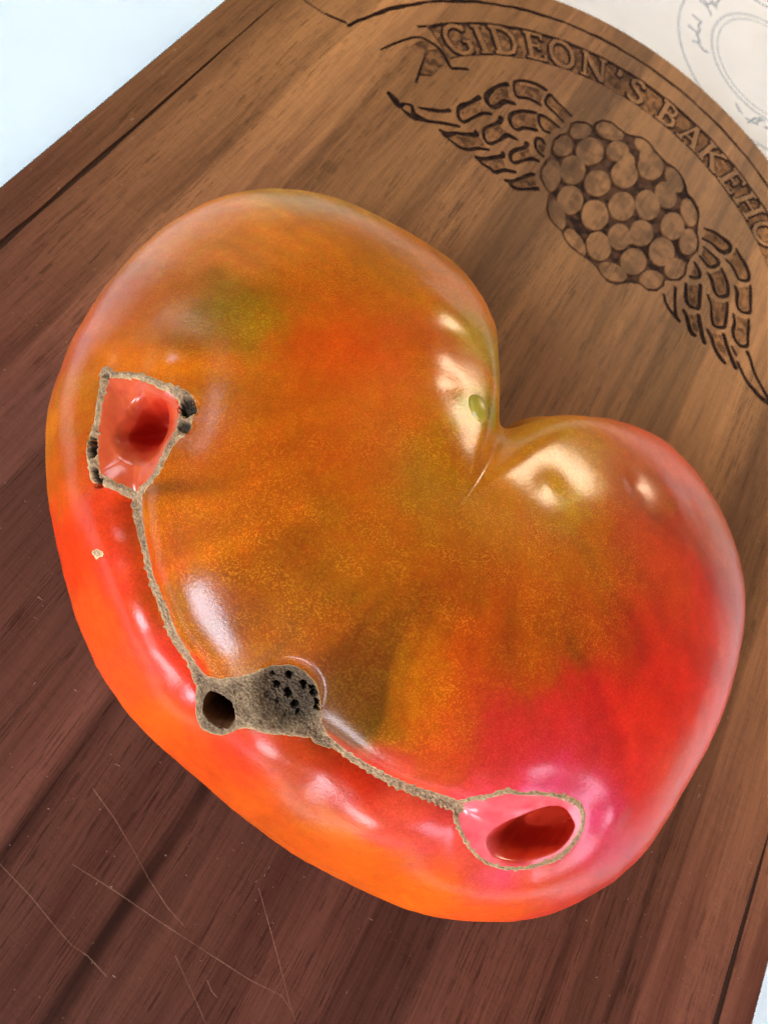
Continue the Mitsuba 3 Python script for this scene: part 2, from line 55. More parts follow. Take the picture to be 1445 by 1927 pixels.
WINGS = [[[[[[-41.68,185.39,1.13],[-39.5,184.84,1.69],[-37.45,184.13,1.5],[-36.5,186.11,0.75],[-34.71,187.05,0.91],[-33.29,185.58,1.06],[-31.8,184.88,1.89],[-28.29,186.56,0.95],[-24.78,189.61,0.96],[-20.88,192.54,0.85]],[[-36.04,183.71,0.6],[-33.44,183.65,1.2],[-31.7,184.3,1.51]],[[-32.67,188.42,0.57],[-29.76,190.82,1.07],[-27.22,193.11,0.96],[-25.8,195.3,1.16]]],None],[[[[-21.5,207.62,1.39],[-22.63,203.3,0.98],[-23.8,200.06,1.48],[-23.85,197.47,0.97],[-22.11,195.21,0.97],[-20.33,195.52,0.97],[-19.08,199.5,0.86],[-17.68,203.32,0.98],[-15.89,205.08,0.99]]],[[-24.18,198.52],[-21.77,207.67],[-18.71,204.3],[-15.89,205.08],[-20.45,195.73]]],[[[[-17.49,220.12,1.42],[-19.48,216.13,1.01],[-20.13,211.15,1.52],[-19.34,208.73,1.39],[-16.9,207.92,1.19],[-15.63,209.81,1.4],[-14.93,213.28,1.41],[-12.37,215.21,1.21]]],[[-19.98,209.46],[-17.73,220.59],[-15.21,216.74],[-12.37,215.21],[-17.05,207.74]]],[[[[-7.18,229.59,1.25],[-10.46,228.75,1.24],[-13.98,226.39,0.91],[-15.97,223.16,0.82],[-14.77,220.34,0.73],[-12.63,218.7,1.02],[-10.15,220.93,1.02],[-7.6,222.07,1.15],[-5.7,222.43,1.03]]],[[-15.84,222.92],[-7.51,229.19],[-5.82,222.67],[-12.79,218.51]]],[[[[4.15,227.66,0.83],[0.71,228.14,0.83],[-2.46,228.64,0.91],[-5.04,229.04,1.04],[-4.99,225.21,0.91],[-2.79,223.97,1.03],[-0.06,223.77,0.91],[3.21,223.04,0.74]]],[[-5.04,229.04],[4.15,227.66],[3.21,223.04],[-4.82,225.4]]],[[[[-24.01,186.54,0.95],[-21.9,187.03,1.45],[-20.09,189.81,0.96],[-18.09,191.42,1.08],[-15.55,194.34,1.36],[-16.14,195.43,0.85]],[[-22.77,186.03,0.91],[-19.86,185.93,0.69],[-16.65,186.17,0.95],[-14.22,187.88,0.96],[-12.66,190.34,0.96],[-10.0,192.65,0.78]]],[[-23.65,186.75],[-15.79,194.78],[-10.0,192.65],[-16.65,186.17]]],[[[[-12.7,206.63,1.39],[-12.33,204.51,1.19],[-14.08,200.3,0.86],[-14.44,197.74,0.86],[-12.88,195.3,0.86],[-10.73,194.95,0.97],[-9.16,198.5,0.86],[-8.23,202.41,1.38],[-5.33,203.59,0.99]]],[[-14.91,198.62],[-12.82,206.86],[-10.22,203.34],[-7.72,203.35],[-10.73,194.95]]],[[[[-5.4,218.22,1.02],[-8.38,215.44,1.13],[-10.36,212.34,1.13],[-10.87,209.89,1.2],[-9.68,207.6,1.12],[-6.97,206.75,0.88],[-5.41,209.65,1.12],[-2.16,212.32,1.21]]],[[-11.27,210.16],[-5.35,218.65],[-2.16,212.32],[-7.28,206.39]]],[[[[2.97,219.75,0.9],[-1.22,219.75,1.02],[-3.94,218.42,1.06],[-2.4,215.36,0.89],[-0.08,214.35,0.89],[1.58,215.16,0.89]]],[[-3.94,218.42],[2.97,219.75],[1.58,215.16],[-2.0,215.08]]],[[[[-11.35,187.02,1.15],[-9.31,188.62,1.08],[-7.4,191.44,1.16],[-5.62,194.12,1.17],[-6.04,195.38,0.94]],[[-10.82,186.94,0.92],[-8.7,186.59,0.84],[-6.5,187.0,0.96],[-4.6,187.08,1.08],[-2.77,190.09,1.08],[0.07,192.2,0.97]]],[[-11.05,187.36],[-5.74,194.33],[-2.69,190.87],[-4.71,187.29]]],[[[[-1.97,204.91,1.39],[-1.92,202.83,1.11],[-3.68,199.43,1.1],[-4.09,196.87,1.1],[-2.64,195.03,0.98],[-1.36,195.42,1.02],[0.25,198.6,0.79],[1.95,201.18,1.19],[3.74,202.13,0.99]]],[[-4.32,197.31],[-1.97,204.91],[1.95,201.18],[-1.36,195.42]]],[[[[2.12,209.93,1.01],[0.78,210.57,1.05],[-0.53,209.08,0.88],[0.58,206.38,0.88],[2.43,205.25,0.88],[4.25,205.17,0.8]]],[[-0.53,209.08],[1.78,210.63],[3.49,208.23],[3.97,205.21],[1.2,205.66]]],[[[[-0.52,187.18,1.08],[1.0,188.5,0.97],[2.65,191.98,0.86],[3.8,194.59,1.1],[4.86,196.43,0.98]],[[0.13,187.35,0.93],[2.74,187.04,1.08],[5.17,189.0,0.85],[8.26,192.66,1.17]]],[[0.06,187.48],[4.86,196.43],[8.26,192.66],[2.89,187.21]]]],[[[[[60.04,226.2,0.68],[63.06,227.61,1.02],[66.48,228.03,1.43],[69.36,228.16,1.53],[70.54,227.41,1.19],[70.66,225.32,1.19],[69.28,223.11,1.42],[67.29,222.49,1.35],[64.06,222.8,0.94],[60.91,221.82,0.84]]],[[60.52,226.13],[69.2,227.99],[70.66,225.32],[67.93,223.13],[61.06,221.98]]],[[[[72.72,228.21,0.85],[75.17,226.51,1.36],[78.01,224.95,1.53],[80.32,222.34,1.36],[80.72,220.05,1.01],[79.14,218.26,1.01],[77.31,217.81,1.01],[75.61,219.36,1.18],[73.27,220.83,1.08],[71.22,220.96,0.84]]],[[72.72,228.21],[80.32,222.34],[80.55,219.89],[77.47,217.97],[71.38,221.12]]],[[[[82.41,218.5,0.94],[83.84,214.61,1.17],[85.11,211.15,1.0],[85.72,208.9,1.0],[83.82,206.88,0.92],[81.64,206.87,1.06],[80.16,209.06,1.16],[79.03,212.64,1.4],[77.73,213.74,1.0]]],[[78.13,213.86],[82.41,218.5],[85.72,208.9],[82.1,206.8]]],[[[[86.43,205.77,0.83],[87.37,202.63,1.15],[88.3,199.52,0.98],[89.28,196.26,0.97],[87.42,194.34,1.04],[84.84,194.92,1.13],[83.1,197.24,1.23],[82.47,200.61,1.04],[81.03,203.27,0.92]]],[[81.33,203.05],[86.43,205.77],[89.28,196.26],[84.84,194.92]]],[[[[90.38,193.87,1.23],[92.06,192.24,1.13],[94.34,189.52,1.03],[97.1,187.23,1.03],[99.87,185.46,1.12],[102.13,184.16,1.28],[104.9,183.32,1.28],[107.0,182.82,0.83]],[[88.6,187.77,0.96],[91.35,185.5,1.02],[94.12,183.74,1.11],[96.95,182.95,1.34],[99.78,182.17,1.34],[102.75,182.41,1.47],[105.15,182.62,1.15]]],None],[[[[84.84,191.54,0.8],[86.89,190.04,0.96]]],None],[[[[62.46,219.02,0.67],[65.2,218.77,0.94],[68.18,218.5,1.17],[69.26,217.42,1.07],[68.2,214.5,1.0],[66.47,213.34,1.16],[64.46,214.01,0.99],[62.75,214.46,0.83]]],[[62.46,219.02],[68.34,218.65],[69.1,217.26],[66.86,213.46],[62.91,214.61]]],[[[[71.04,216.23,1.0],[72.97,214.66,1.17],[74.95,212.37,1.33],[76.4,208.58,1.16],[74.62,205.86,0.98],[72.76,205.63,1.05],[70.95,207.49,1.31],[69.14,209.89,1.38],[67.6,210.49,0.99]]],[[67.91,210.8],[71.04,216.23],[74.95,212.37],[76.55,208.2],[72.92,205.78]]],[[[[77.55,205.57,0.92],[78.67,202.08,1.14],[79.6,197.97,1.14],[79.69,196.08,1.03],[77.8,194.35,0.97],[76.13,194.28,1.13],[74.53,196.73,0.97],[72.94,200.23,0.81],[70.7,202.65,0.91]]],[[71.47,202.87],[73.76,202.51],[77.55,205.57],[79.69,196.08],[76.13,194.28]]],[[[[80.73,193.37,1.22],[82.69,191.05,1.28],[85.15,188.49,1.28],[88.34,185.66,1.47]],[[75.27,190.57,0.96],[77.48,189.22,1.21],[79.5,186.75,1.27],[82.28,184.99,1.33],[84.43,184.32,1.27]]],[[76.46,190.21],[80.73,193.37],[85.15,188.49],[83.18,184.85],[79.5,186.75]]],[[[[62.19,210.45,0.92],[64.19,209.26,1.25],[65.4,207.31,1.18],[64.46,205.36,0.98],[62.78,204.25,0.91]]],[[62.19,210.45],[65.4,207.31],[62.78,204.25]]],[[[[67.05,204.26,1.14],[68.07,200.65,1.3],[69.51,196.01,1.22],[68.36,194.68,0.96],[66.47,194.14,1.34],[64.68,195.43,1.35],[63.8,197.59,1.13],[62.61,200.5,0.97]]],[[62.76,200.13],[67.05,204.26],[69.51,196.01],[66.02,194.22]]],[[[[70.74,192.96,1.34],[72.55,190.01,1.43],[74.43,187.41,1.33],[75.95,185.69,1.33]],[[65.76,190.77,1.11],[67.6,189.32,1.33],[69.5,186.73,1.42],[71.25,185.47,1.42],[72.22,185.64,1.11]]],[[66.73,190.45],[70.74,192.96],[73.27,188.74],[71.56,185.75]]],[[[[57.81,190.9,0.79],[59.3,188.86,0.88],[61.8,187.32,0.95],[64.6,186.54,1.2],[65.78,186.19,1.01]],[[60.11,196.33,0.9],[61.23,193.15,0.96],[62.7,189.62,0.95],[64.17,187.1,1.01]]],None]]]
CLUSTER = [[6.4,221.1],[5.71,224.58],[7.04,227.57],[9.38,229.58],[11.86,230.29],[12.02,232.66],[13.25,235.57],[15.94,237.61],[19.08,237.57],[22.12,237.79],[24.98,239.61],[27.31,241.54],[29.83,241.84],[32.42,240.76],[35.47,239.84],[38.32,239.41],[41.23,240.12],[44.19,239.44],[47.28,237.14],[49.23,234.33],[51.89,233.7],[54.37,232.19],[56.09,229.9],[56.87,225.99],[58.01,222.51],[60.07,219.36],[60.99,215.76],[59.88,211.47],[59.88,207.69],[60.79,203.62],[59.97,200.08],[57.47,197.66],[55.69,196.54],[56.16,193.69],[55.12,190.33],[52.61,188.22],[49.64,188.32],[46.99,186.64],[45.06,184.48],[43.33,181.95],[40.56,180.73],[37.9,181.35],[35.38,182.69],[31.98,182.87],[28.88,182.45],[25.6,182.44],[23.27,183.37],[21.47,185.15],[18.51,185.45],[16.01,186.22],[13.99,188.42],[12.87,191.61],[12.1,194.58],[9.83,195.33],[7.29,197.08],[5.97,200.19],[5.93,204.11],[6.32,207.21],[4.96,210.43],[4.13,213.6],[4.83,217.18],[6.2,219.46]]
DISCS = [[[11.4,228.8],[11.7,228.2],[11.9,227.5],[12.0,226.7],[11.9,225.8],[11.7,224.8],[11.4,223.8],[11.0,222.9],[10.5,222.1],[10.0,221.5],[9.4,221.0],[8.8,220.7],[8.2,220.6],[7.7,220.7],[7.3,221.0],[7.0,221.6],[6.8,222.2],[6.7,223.1],[6.8,224.0],[7.0,224.9],[7.3,225.9],[7.7,226.8],[8.2,227.6],[8.7,228.3],[9.3,228.8],[9.9,229.1],[10.5,229.2],[11.0,229.1]],[[21.6,235.6],[21.6,234.8],[21.3,233.9],[20.8,233.0],[20.2,232.2],[19.4,231.5],[18.4,230.9],[17.4,230.4],[16.5,230.1],[15.5,230.0],[14.6,230.1],[13.9,230.4],[13.3,230.8],[12.9,231.4],[12.7,232.2],[12.7,233.0],[13.0,233.8],[13.4,234.7],[14.1,235.5],[14.9,236.2],[15.8,236.9],[16.8,237.3],[17.8,237.6],[18.8,237.8],[19.7,237.7],[20.4,237.4],[21.0,236.9],[21.4,236.3]],[[9.6,217.1],[9.9,216.2],[10.1,215.3],[10.1,214.3],[10.0,213.3],[9.8,212.4],[9.4,211.6],[8.9,210.9],[8.3,210.4],[7.7,210.1],[7.0,210.0],[6.4,210.1],[5.8,210.4],[5.3,211.0],[4.8,211.7],[4.5,212.5],[4.3,213.4],[4.3,214.4],[4.4,215.4],[4.6,216.3],[5.0,217.1],[5.5,217.8],[6.1,218.3],[6.7,218.7],[7.4,218.8],[8.0,218.6],[8.6,218.3],[9.2,217.8]],[[18.7,224.3],[19.2,223.1],[19.4,221.8],[19.4,220.4],[19.2,219.0],[18.8,217.7],[18.2,216.6],[17.5,215.6],[16.7,214.9],[15.8,214.4],[14.9,214.3],[14.0,214.4],[13.2,214.8],[12.4,215.5],[11.8,216.5],[11.4,217.6],[11.2,218.9],[11.2,220.3],[11.4,221.6],[11.7,223.0],[12.3,224.2],[13.0,225.2],[13.8,225.9],[14.7,226.4],[15.7,226.6],[16.6,226.4],[17.4,226.0],[18.2,225.2]],[[25.5,231.9],[25.8,231.0],[25.9,230.0],[25.9,229.0],[25.7,227.9],[25.3,226.9],[24.8,225.9],[24.2,225.1],[23.5,224.5],[22.8,224.1],[22.1,223.9],[21.4,223.9],[20.7,224.2],[20.2,224.7],[19.8,225.4],[19.5,226.2],[19.3,227.2],[19.4,228.3],[19.6,229.3],[19.9,230.4],[20.4,231.3],[21.0,232.2],[21.7,232.8],[22.4,233.2],[23.2,233.4],[23.9,233.4],[24.6,233.1],[25.1,232.6]],[[31.8,225.9],[32.2,224.7],[32.4,223.4],[32.4,222.0],[32.2,220.7],[31.8,219.4],[31.2,218.3],[30.5,217.3],[29.7,216.6],[28.8,216.2],[28.0,216.1],[27.1,216.2],[26.3,216.7],[25.6,217.4],[25.0,218.4],[24.6,219.6],[24.4,220.8],[24.4,222.2],[24.5,223.6],[24.9,224.9],[25.5,226.0],[26.2,227.0],[27.0,227.7],[27.9,228.2],[28.8,228.3],[29.7,228.1],[30.5,227.6],[31.3,226.9]],[[28.7,230.2],[29.0,229.5],[29.1,228.7],[29.0,227.9],[28.9,227.1],[28.7,226.3],[28.3,225.6],[27.8,225.0],[27.4,224.5],[26.8,224.2],[26.3,224.1],[25.7,224.2],[25.2,224.5],[24.8,224.9],[24.5,225.4],[24.2,226.1],[24.1,226.9],[24.2,227.7],[24.3,228.5],[24.5,229.3],[24.9,230.0],[25.3,230.6],[25.8,231.1],[26.4,231.4],[27.0,231.5],[27.5,231.4],[28.0,231.2],[28.4,230.8]],[[32.4,239.4],[32.3,238.8],[32.0,238.2],[31.6,237.6],[31.0,237.2],[30.3,236.8],[29.6,236.6],[28.8,236.5],[28.1,236.5],[27.4,236.7],[26.8,237.0],[26.3,237.4],[26.0,238.0],[25.8,238.6],[25.7,239.2],[25.8,239.8],[26.2,240.4],[26.6,241.0],[27.2,241.4],[27.8,241.8],[28.5,242.1],[29.3,242.2],[30.0,242.1],[30.7,241.9],[31.4,241.6],[31.8,241.2],[32.2,240.7],[32.4,240.1]],[[37.8,237.0],[38.2,235.8],[38.4,234.4],[38.4,233.0],[38.2,231.6],[37.8,230.3],[37.2,229.2],[36.5,228.2],[35.7,227.6],[34.8,227.1],[34.0,227.0],[33.1,227.2],[32.3,227.7],[31.6,228.5],[31.0,229.5],[30.6,230.7],[30.4,232.0],[30.4,233.4],[30.5,234.8],[30.9,236.2],[31.5,237.3],[32.2,238.3],[33.0,239.0],[33.8,239.4],[34.8,239.6],[35.6,239.4],[36.5,238.8],[37.2,238.0]],[[33.8,238.6],[33.9,238.0],[34.0,237.4],[34.0,236.6],[33.8,235.9],[33.5,235.2],[33.2,234.5],[32.7,233.9],[32.3,233.5],[31.8,233.2],[31.2,233.0],[30.8,233.0],[30.3,233.2],[29.9,233.6],[29.6,234.0],[29.5,234.6],[29.4,235.3],[29.4,236.0],[29.6,236.8],[29.8,237.5],[30.2,238.2],[30.6,238.8],[31.1,239.2],[31.6,239.5],[32.2,239.7],[32.6,239.6],[33.1,239.5],[33.5,239.1]],[[17.0,212.0],[17.4,210.8],[17.7,209.6],[17.7,208.2],[17.6,207.0],[17.3,205.8],[16.8,204.7],[16.2,203.8],[15.5,203.2],[14.7,202.9],[13.8,202.8],[13.0,203.1],[12.2,203.6],[11.5,204.3],[10.9,205.3],[10.5,206.4],[10.2,207.7],[10.1,209.0],[10.2,210.3],[10.5,211.5],[11.0,212.6],[11.6,213.4],[12.3,214.1],[13.1,214.4],[14.0,214.5],[14.9,214.3],[15.7,213.8],[16.4,213.0]],[[11.9,202.7],[12.3,201.4],[12.5,200.0],[12.6,198.6],[12.6,197.4],[12.3,196.4],[12.0,195.5],[11.5,194.9],[10.9,194.6],[10.2,194.7],[9.5,195.0],[8.8,195.6],[8.2,196.4],[7.5,197.5],[7.0,198.7],[6.6,200.1],[6.4,201.4],[6.2,202.8],[6.3,204.0],[6.5,205.1],[6.9,206.0],[7.4,206.6],[8.0,206.9],[8.6,206.9],[9.3,206.6],[10.1,206.0],[10.7,205.1],[11.4,204.0]],[[25.9,214.7],[26.3,213.6],[26.5,212.4],[26.4,211.2],[26.2,209.9],[25.8,208.8],[25.3,207.7],[24.6,206.8],[23.8,206.1],[23.0,205.7],[22.1,205.5],[21.3,205.7],[20.5,206.0],[19.9,206.7],[19.3,207.6],[19.0,208.6],[18.8,209.8],[18.8,211.0],[19.0,212.2],[19.3,213.4],[19.9,214.5],[20.6,215.5],[21.4,216.2],[22.2,216.6],[23.1,216.8],[23.9,216.6],[24.7,216.2],[25.4,215.6]],[[21.4,201.0],[21.8,199.8],[22.0,198.6],[22.1,197.3],[21.9,196.1],[21.6,194.9],[21.1,193.9],[20.5,193.0],[19.7,192.4],[18.9,192.1],[18.1,192.0],[17.2,192.2],[16.4,192.7],[15.7,193.4],[15.2,194.4],[14.7,195.4],[14.5,196.7],[14.4,197.9],[14.6,199.2],[14.9,200.4],[15.4,201.4],[16.0,202.3],[16.7,202.9],[17.6,203.3],[18.4,203.4],[19.3,203.2],[20.1,202.7],[20.8,201.9]],[[44.5,238.2],[45.3,237.6],[46.0,236.8],[46.5,235.9],[46.9,235.0],[47.1,234.2],[47.1,233.3],[46.9,232.6],[46.5,232.0],[46.0,231.6],[45.3,231.4],[44.6,231.3],[43.7,231.4],[42.9,231.8],[42.1,232.3],[41.3,232.9],[40.6,233.7],[40.1,234.6],[39.7,235.4],[39.5,236.3],[39.4,237.2],[39.6,237.9],[40.0,238.5],[40.5,238.9],[41.2,239.2],[41.9,239.2],[42.8,239.1],[43.6,238.8]],[[45.4,230.9],[46.0,230.1],[46.6,229.1],[47.0,228.0],[47.1,226.9],[47.1,225.7],[46.9,224.7],[46.6,223.7],[46.0,222.9],[45.4,222.4],[44.6,222.0],[43.8,221.9],[42.9,222.1],[42.1,222.5],[41.3,223.1],[40.6,223.9],[40.1,224.9],[39.7,226.0],[39.5,227.1],[39.5,228.2],[39.7,229.3],[40.0,230.2],[40.6,231.0],[41.2,231.6],[42.0,232.0],[42.9,232.1],[43.7,232.0],[44.6,231.6]],[[36.3,213.5],[36.7,212.3],[36.9,211.0],[36.9,209.6],[36.7,208.3],[36.3,207.1],[35.8,206.0],[35.1,205.0],[34.2,204.4],[33.4,204.0],[32.5,203.9],[31.6,204.1],[30.8,204.6],[30.1,205.4],[29.5,206.3],[29.1,207.5],[28.9,208.8],[28.9,210.1],[29.0,211.5],[29.4,212.7],[30.0,213.8],[30.7,214.8],[31.5,215.5],[32.4,215.9],[33.3,216.0],[34.2,215.8],[35.0,215.3],[35.7,214.5]],[[42.5,221.9],[43.1,220.9],[43.6,219.7],[43.8,218.4],[43.8,217.0],[43.7,215.8],[43.3,214.6],[42.8,213.6],[42.1,212.8],[41.3,212.2],[40.4,212.0],[39.5,212.0],[38.6,212.3],[37.8,212.9],[37.1,213.7],[36.4,214.8],[36.0,215.9],[35.7,217.2],[35.7,218.5],[35.8,219.8],[36.1,221.0],[36.7,222.1],[37.3,222.9],[38.2,223.4],[39.0,223.7],[40.0,223.7],[40.9,223.4],[41.7,222.8]],[[30.0,203.5],[30.6,202.4],[31.0,201.2],[31.2,200.0],[31.2,198.7],[31.0,197.4],[30.6,196.2],[30.0,195.2],[29.3,194.4],[28.5,193.9],[27.6,193.6],[26.7,193.6],[25.8,193.9],[25.0,194.5],[24.3,195.3],[23.7,196.3],[23.3,197.4],[23.1,198.7],[23.0,200.0],[23.2,201.3],[23.6,202.5],[24.2,203.5],[24.9,204.3],[25.7,204.9],[26.6,205.2],[27.6,205.2],[28.5,204.9],[29.3,204.3]],[[18.7,191.6],[19.4,190.8],[20.0,189.9],[20.5,188.9],[20.8,188.0],[21.0,187.2],[21.0,186.4],[20.8,185.8],[20.4,185.4],[19.8,185.1],[19.2,185.0],[18.5,185.2],[17.7,185.6],[16.9,186.1],[16.1,186.8],[15.4,187.6],[14.8,188.5],[14.2,189.4],[13.9,190.3],[13.8,191.2],[13.8,192.0],[14.0,192.6],[14.3,193.0],[14.9,193.3],[15.5,193.4],[16.3,193.2],[17.1,192.8],[17.9,192.3]],[[54.4,230.1],[55.1,229.2],[55.6,228.2],[56.0,227.1],[56.2,226.1],[56.3,225.2],[56.1,224.3],[55.9,223.7],[55.4,223.2],[54.9,222.9],[54.2,222.9],[53.5,223.1],[52.7,223.5],[52.0,224.1],[51.2,224.9],[50.6,225.8],[50.1,226.8],[49.7,227.9],[49.4,228.9],[49.4,229.9],[49.5,230.7],[49.8,231.4],[50.2,231.9],[50.8,232.1],[51.4,232.2],[52.2,232.0],[52.9,231.5],[53.7,230.9]],[[53.4,220.7],[53.8,219.6],[53.9,218.3],[53.9,217.0],[53.7,215.8],[53.4,214.6],[52.8,213.6],[52.2,212.7],[51.4,212.1],[50.6,211.8],[49.8,211.7],[49.0,212.0],[48.2,212.5],[47.6,213.2],[47.0,214.2],[46.7,215.3],[46.5,216.6],[46.5,217.8],[46.6,219.1],[47.0,220.3],[47.5,221.4],[48.2,222.2],[48.9,222.9],[49.8,223.2],[50.6,223.3],[51.4,223.0],[52.2,222.5],[52.9,221.7]],[[39.9,201.5],[40.2,200.4],[40.4,199.4],[40.4,198.2],[40.3,197.1],[40.0,196.0],[39.5,195.1],[38.9,194.4],[38.2,193.9],[37.5,193.6],[36.7,193.5],[36.0,193.7],[35.3,194.2],[34.7,194.8],[34.2,195.6],[33.8,196.6],[33.6,197.7],[33.6,198.9],[33.8,200.0],[34.1,201.0],[34.5,202.0],[35.1,202.8],[35.8,203.3],[36.5,203.6],[37.3,203.7],[38.1,203.5],[38.8,203.0],[39.4,202.3]],[[45.5,209.1],[45.9,208.1],[46.0,206.9],[46.0,205.7],[45.8,204.5],[45.4,203.4],[44.9,202.4],[44.3,201.6],[43.5,201.1],[42.8,200.7],[41.9,200.6],[41.2,200.8],[40.4,201.2],[39.8,201.9],[39.3,202.8],[39.0,203.8],[38.8,204.9],[38.8,206.1],[39.0,207.3],[39.3,208.4],[39.9,209.4],[40.5,210.2],[41.2,210.9],[42.0,211.2],[42.9,211.3],[43.7,211.1],[44.4,210.7],[45.0,210.0]],[[41.6,203.8],[41.8,203.2],[41.9,202.5],[42.0,201.8],[41.9,201.1],[41.7,200.4],[41.4,199.8],[41.1,199.4],[40.6,199.1],[40.2,198.9],[39.7,198.9],[39.3,199.1],[38.8,199.4],[38.5,199.8],[38.2,200.3],[37.9,201.0],[37.8,201.7],[37.8,202.4],[37.9,203.1],[38.0,203.7],[38.3,204.3],[38.7,204.8],[39.1,205.1],[39.5,205.3],[40.0,205.3],[40.5,205.1],[40.9,204.8],[41.3,204.4]],[[59.5,218.8],[59.8,217.7],[60.1,216.6],[60.1,215.5],[60.0,214.4],[59.8,213.4],[59.4,212.6],[58.9,211.9],[58.4,211.5],[57.7,211.3],[57.0,211.4],[56.4,211.7],[55.8,212.3],[55.2,213.0],[54.7,214.0],[54.4,215.0],[54.2,216.1],[54.1,217.3],[54.2,218.4],[54.4,219.4],[54.8,220.2],[55.3,220.9],[55.8,221.3],[56.5,221.5],[57.2,221.4],[57.8,221.1],[58.5,220.5],[59.0,219.7]],[[35.3,193.9],[35.9,193.0],[36.4,192.0],[36.8,190.9],[36.9,189.8],[36.8,188.6],[36.6,187.6],[36.2,186.6],[35.6,185.8],[34.9,185.2],[34.0,184.9],[33.2,184.8],[32.3,184.9],[31.5,185.3],[30.7,185.9],[30.1,186.8],[29.6,187.7],[29.2,188.8],[29.1,189.9],[29.1,191.1],[29.4,192.2],[29.8,193.1],[30.4,194.0],[31.1,194.6],[31.9,194.9],[32.8,195.0],[33.6,194.9],[34.5,194.5]],[[27.1,187.5],[28.0,187.0],[28.8,186.4],[29.4,185.8],[29.9,185.1],[30.2,184.4],[30.4,183.7],[30.3,183.1],[30.0,182.6],[29.5,182.2],[28.9,181.9],[28.1,181.8],[27.3,181.8],[26.4,182.0],[25.5,182.4],[24.6,182.8],[23.8,183.4],[23.2,184.1],[22.7,184.8],[22.3,185.5],[22.2,186.1],[22.3,186.8],[22.6,187.3],[23.0,187.7],[23.6,188.0],[24.4,188.1],[25.3,188.0],[26.2,187.8]],[[54.4,208.6],[54.8,207.4],[55.0,206.1],[54.9,204.8],[54.7,203.6],[54.3,202.4],[53.7,201.3],[53.0,200.5],[52.2,199.8],[51.4,199.5],[50.5,199.4],[49.7,199.6],[48.9,200.1],[48.2,200.9],[47.7,201.8],[47.3,203.0],[47.1,204.2],[47.1,205.5],[47.4,206.8],[47.7,208.0],[48.3,209.1],[49.0,210.0],[49.8,210.6],[50.7,211.0],[51.6,211.0],[52.4,210.8],[53.2,210.3],[53.9,209.5]],[[47.9,197.1],[48.2,196.1],[48.4,194.9],[48.3,193.7],[48.1,192.6],[47.7,191.4],[47.1,190.4],[46.4,189.6],[45.6,189.0],[44.8,188.6],[43.9,188.5],[43.1,188.6],[42.4,189.0],[41.7,189.7],[41.2,190.5],[40.9,191.5],[40.7,192.7],[40.8,193.8],[41.0,195.0],[41.4,196.2],[42.0,197.2],[42.6,198.0],[43.4,198.7],[44.3,199.1],[45.2,199.2],[46.0,199.0],[46.8,198.6],[47.4,198.0]],[[60.5,205.8],[60.8,204.9],[60.8,204.0],[60.8,202.9],[60.5,201.9],[60.2,200.9],[59.6,200.1],[59.0,199.3],[58.3,198.8],[57.6,198.5],[56.9,198.4],[56.2,198.5],[55.6,198.8],[55.0,199.3],[54.6,200.0],[54.4,200.9],[54.2,201.9],[54.3,202.9],[54.5,203.9],[54.9,204.9],[55.4,205.8],[56.0,206.5],[56.7,207.1],[57.5,207.4],[58.2,207.6],[58.9,207.4],[59.6,207.1],[60.1,206.6]],[[44.9,186.4],[44.8,185.7],[44.6,184.9],[44.1,184.2],[43.4,183.4],[42.6,182.8],[41.7,182.3],[40.7,181.8],[39.8,181.6],[38.8,181.5],[38.0,181.6],[37.3,181.9],[36.7,182.3],[36.4,182.8],[36.2,183.5],[36.2,184.2],[36.5,185.0],[37.0,185.7],[37.6,186.5],[38.4,187.1],[39.3,187.7],[40.3,188.1],[41.3,188.4],[42.2,188.4],[43.1,188.4],[43.8,188.1],[44.4,187.7],[44.7,187.1]],[[55.4,195.7],[55.6,194.9],[55.6,194.1],[55.5,193.1],[55.2,192.2],[54.7,191.2],[54.1,190.4],[53.5,189.6],[52.7,189.0],[52.0,188.6],[51.2,188.4],[50.5,188.4],[49.9,188.5],[49.4,188.9],[49.0,189.5],[48.8,190.2],[48.8,191.1],[48.9,192.0],[49.2,192.9],[49.7,193.9],[50.2,194.8],[50.9,195.5],[51.7,196.1],[52.4,196.6],[53.2,196.8],[53.9,196.8],[54.5,196.7],[55.0,196.3]]]
RIBBON = [[[-51.69,197.21,0.48],[-50.41,201.73,0.64],[-48.65,206.93,0.72],[-46.42,211.48,0.72],[-43.89,212.8,0.92],[-40.91,213.36,0.99],[-38.19,212.92,1.32],[-35.73,211.49,1.16],[-33.28,210.07,0.99],[-31.46,212.03,0.93],[-29.46,214.08,0.83]],[[-41.14,206.56,0.52],[-39.76,201.32,0.71],[-38.19,195.82,0.64]],[[-39.18,198.92,0.58],[-36.14,202.06,0.52]],[[-48.42,214.97,0.73],[-45.41,219.85,0.83],[-43.83,222.98,1.01]]]
SCORCH = [[[-45.87,206.31],[-45.08,210.59],[-42.77,212.27],[-41.99,208.05],[-43.65,205.28]],[[-41.99,208.05],[-39.79,212.83],[-35.79,210.13],[-36.09,203.39],[-38.71,199.5]],[[-46.28,217.0],[-43.74,222.07],[-42.77,219.61],[-43.53,217.26]]]
LETTERS = [["G",-36.79,221.3],["I",-31.17,227.94],["D",-25.97,234.69],["E",-17.29,241.89],["O",-8.88,246.9],["N",1.52,252.57],["'",9.47,259.43],["S",17.4,258.66],["B",30.64,259.18],["A",41.1,258.26],["K",50.88,257.44],["E",61.14,254.26],["H",70.52,250.18],["O",79.33,242.93]]
BORDER = [[-75.92,193.67],[-69.69,194.6],[-64.04,196.88],[-60.53,206.66],[-57.91,214.28]]
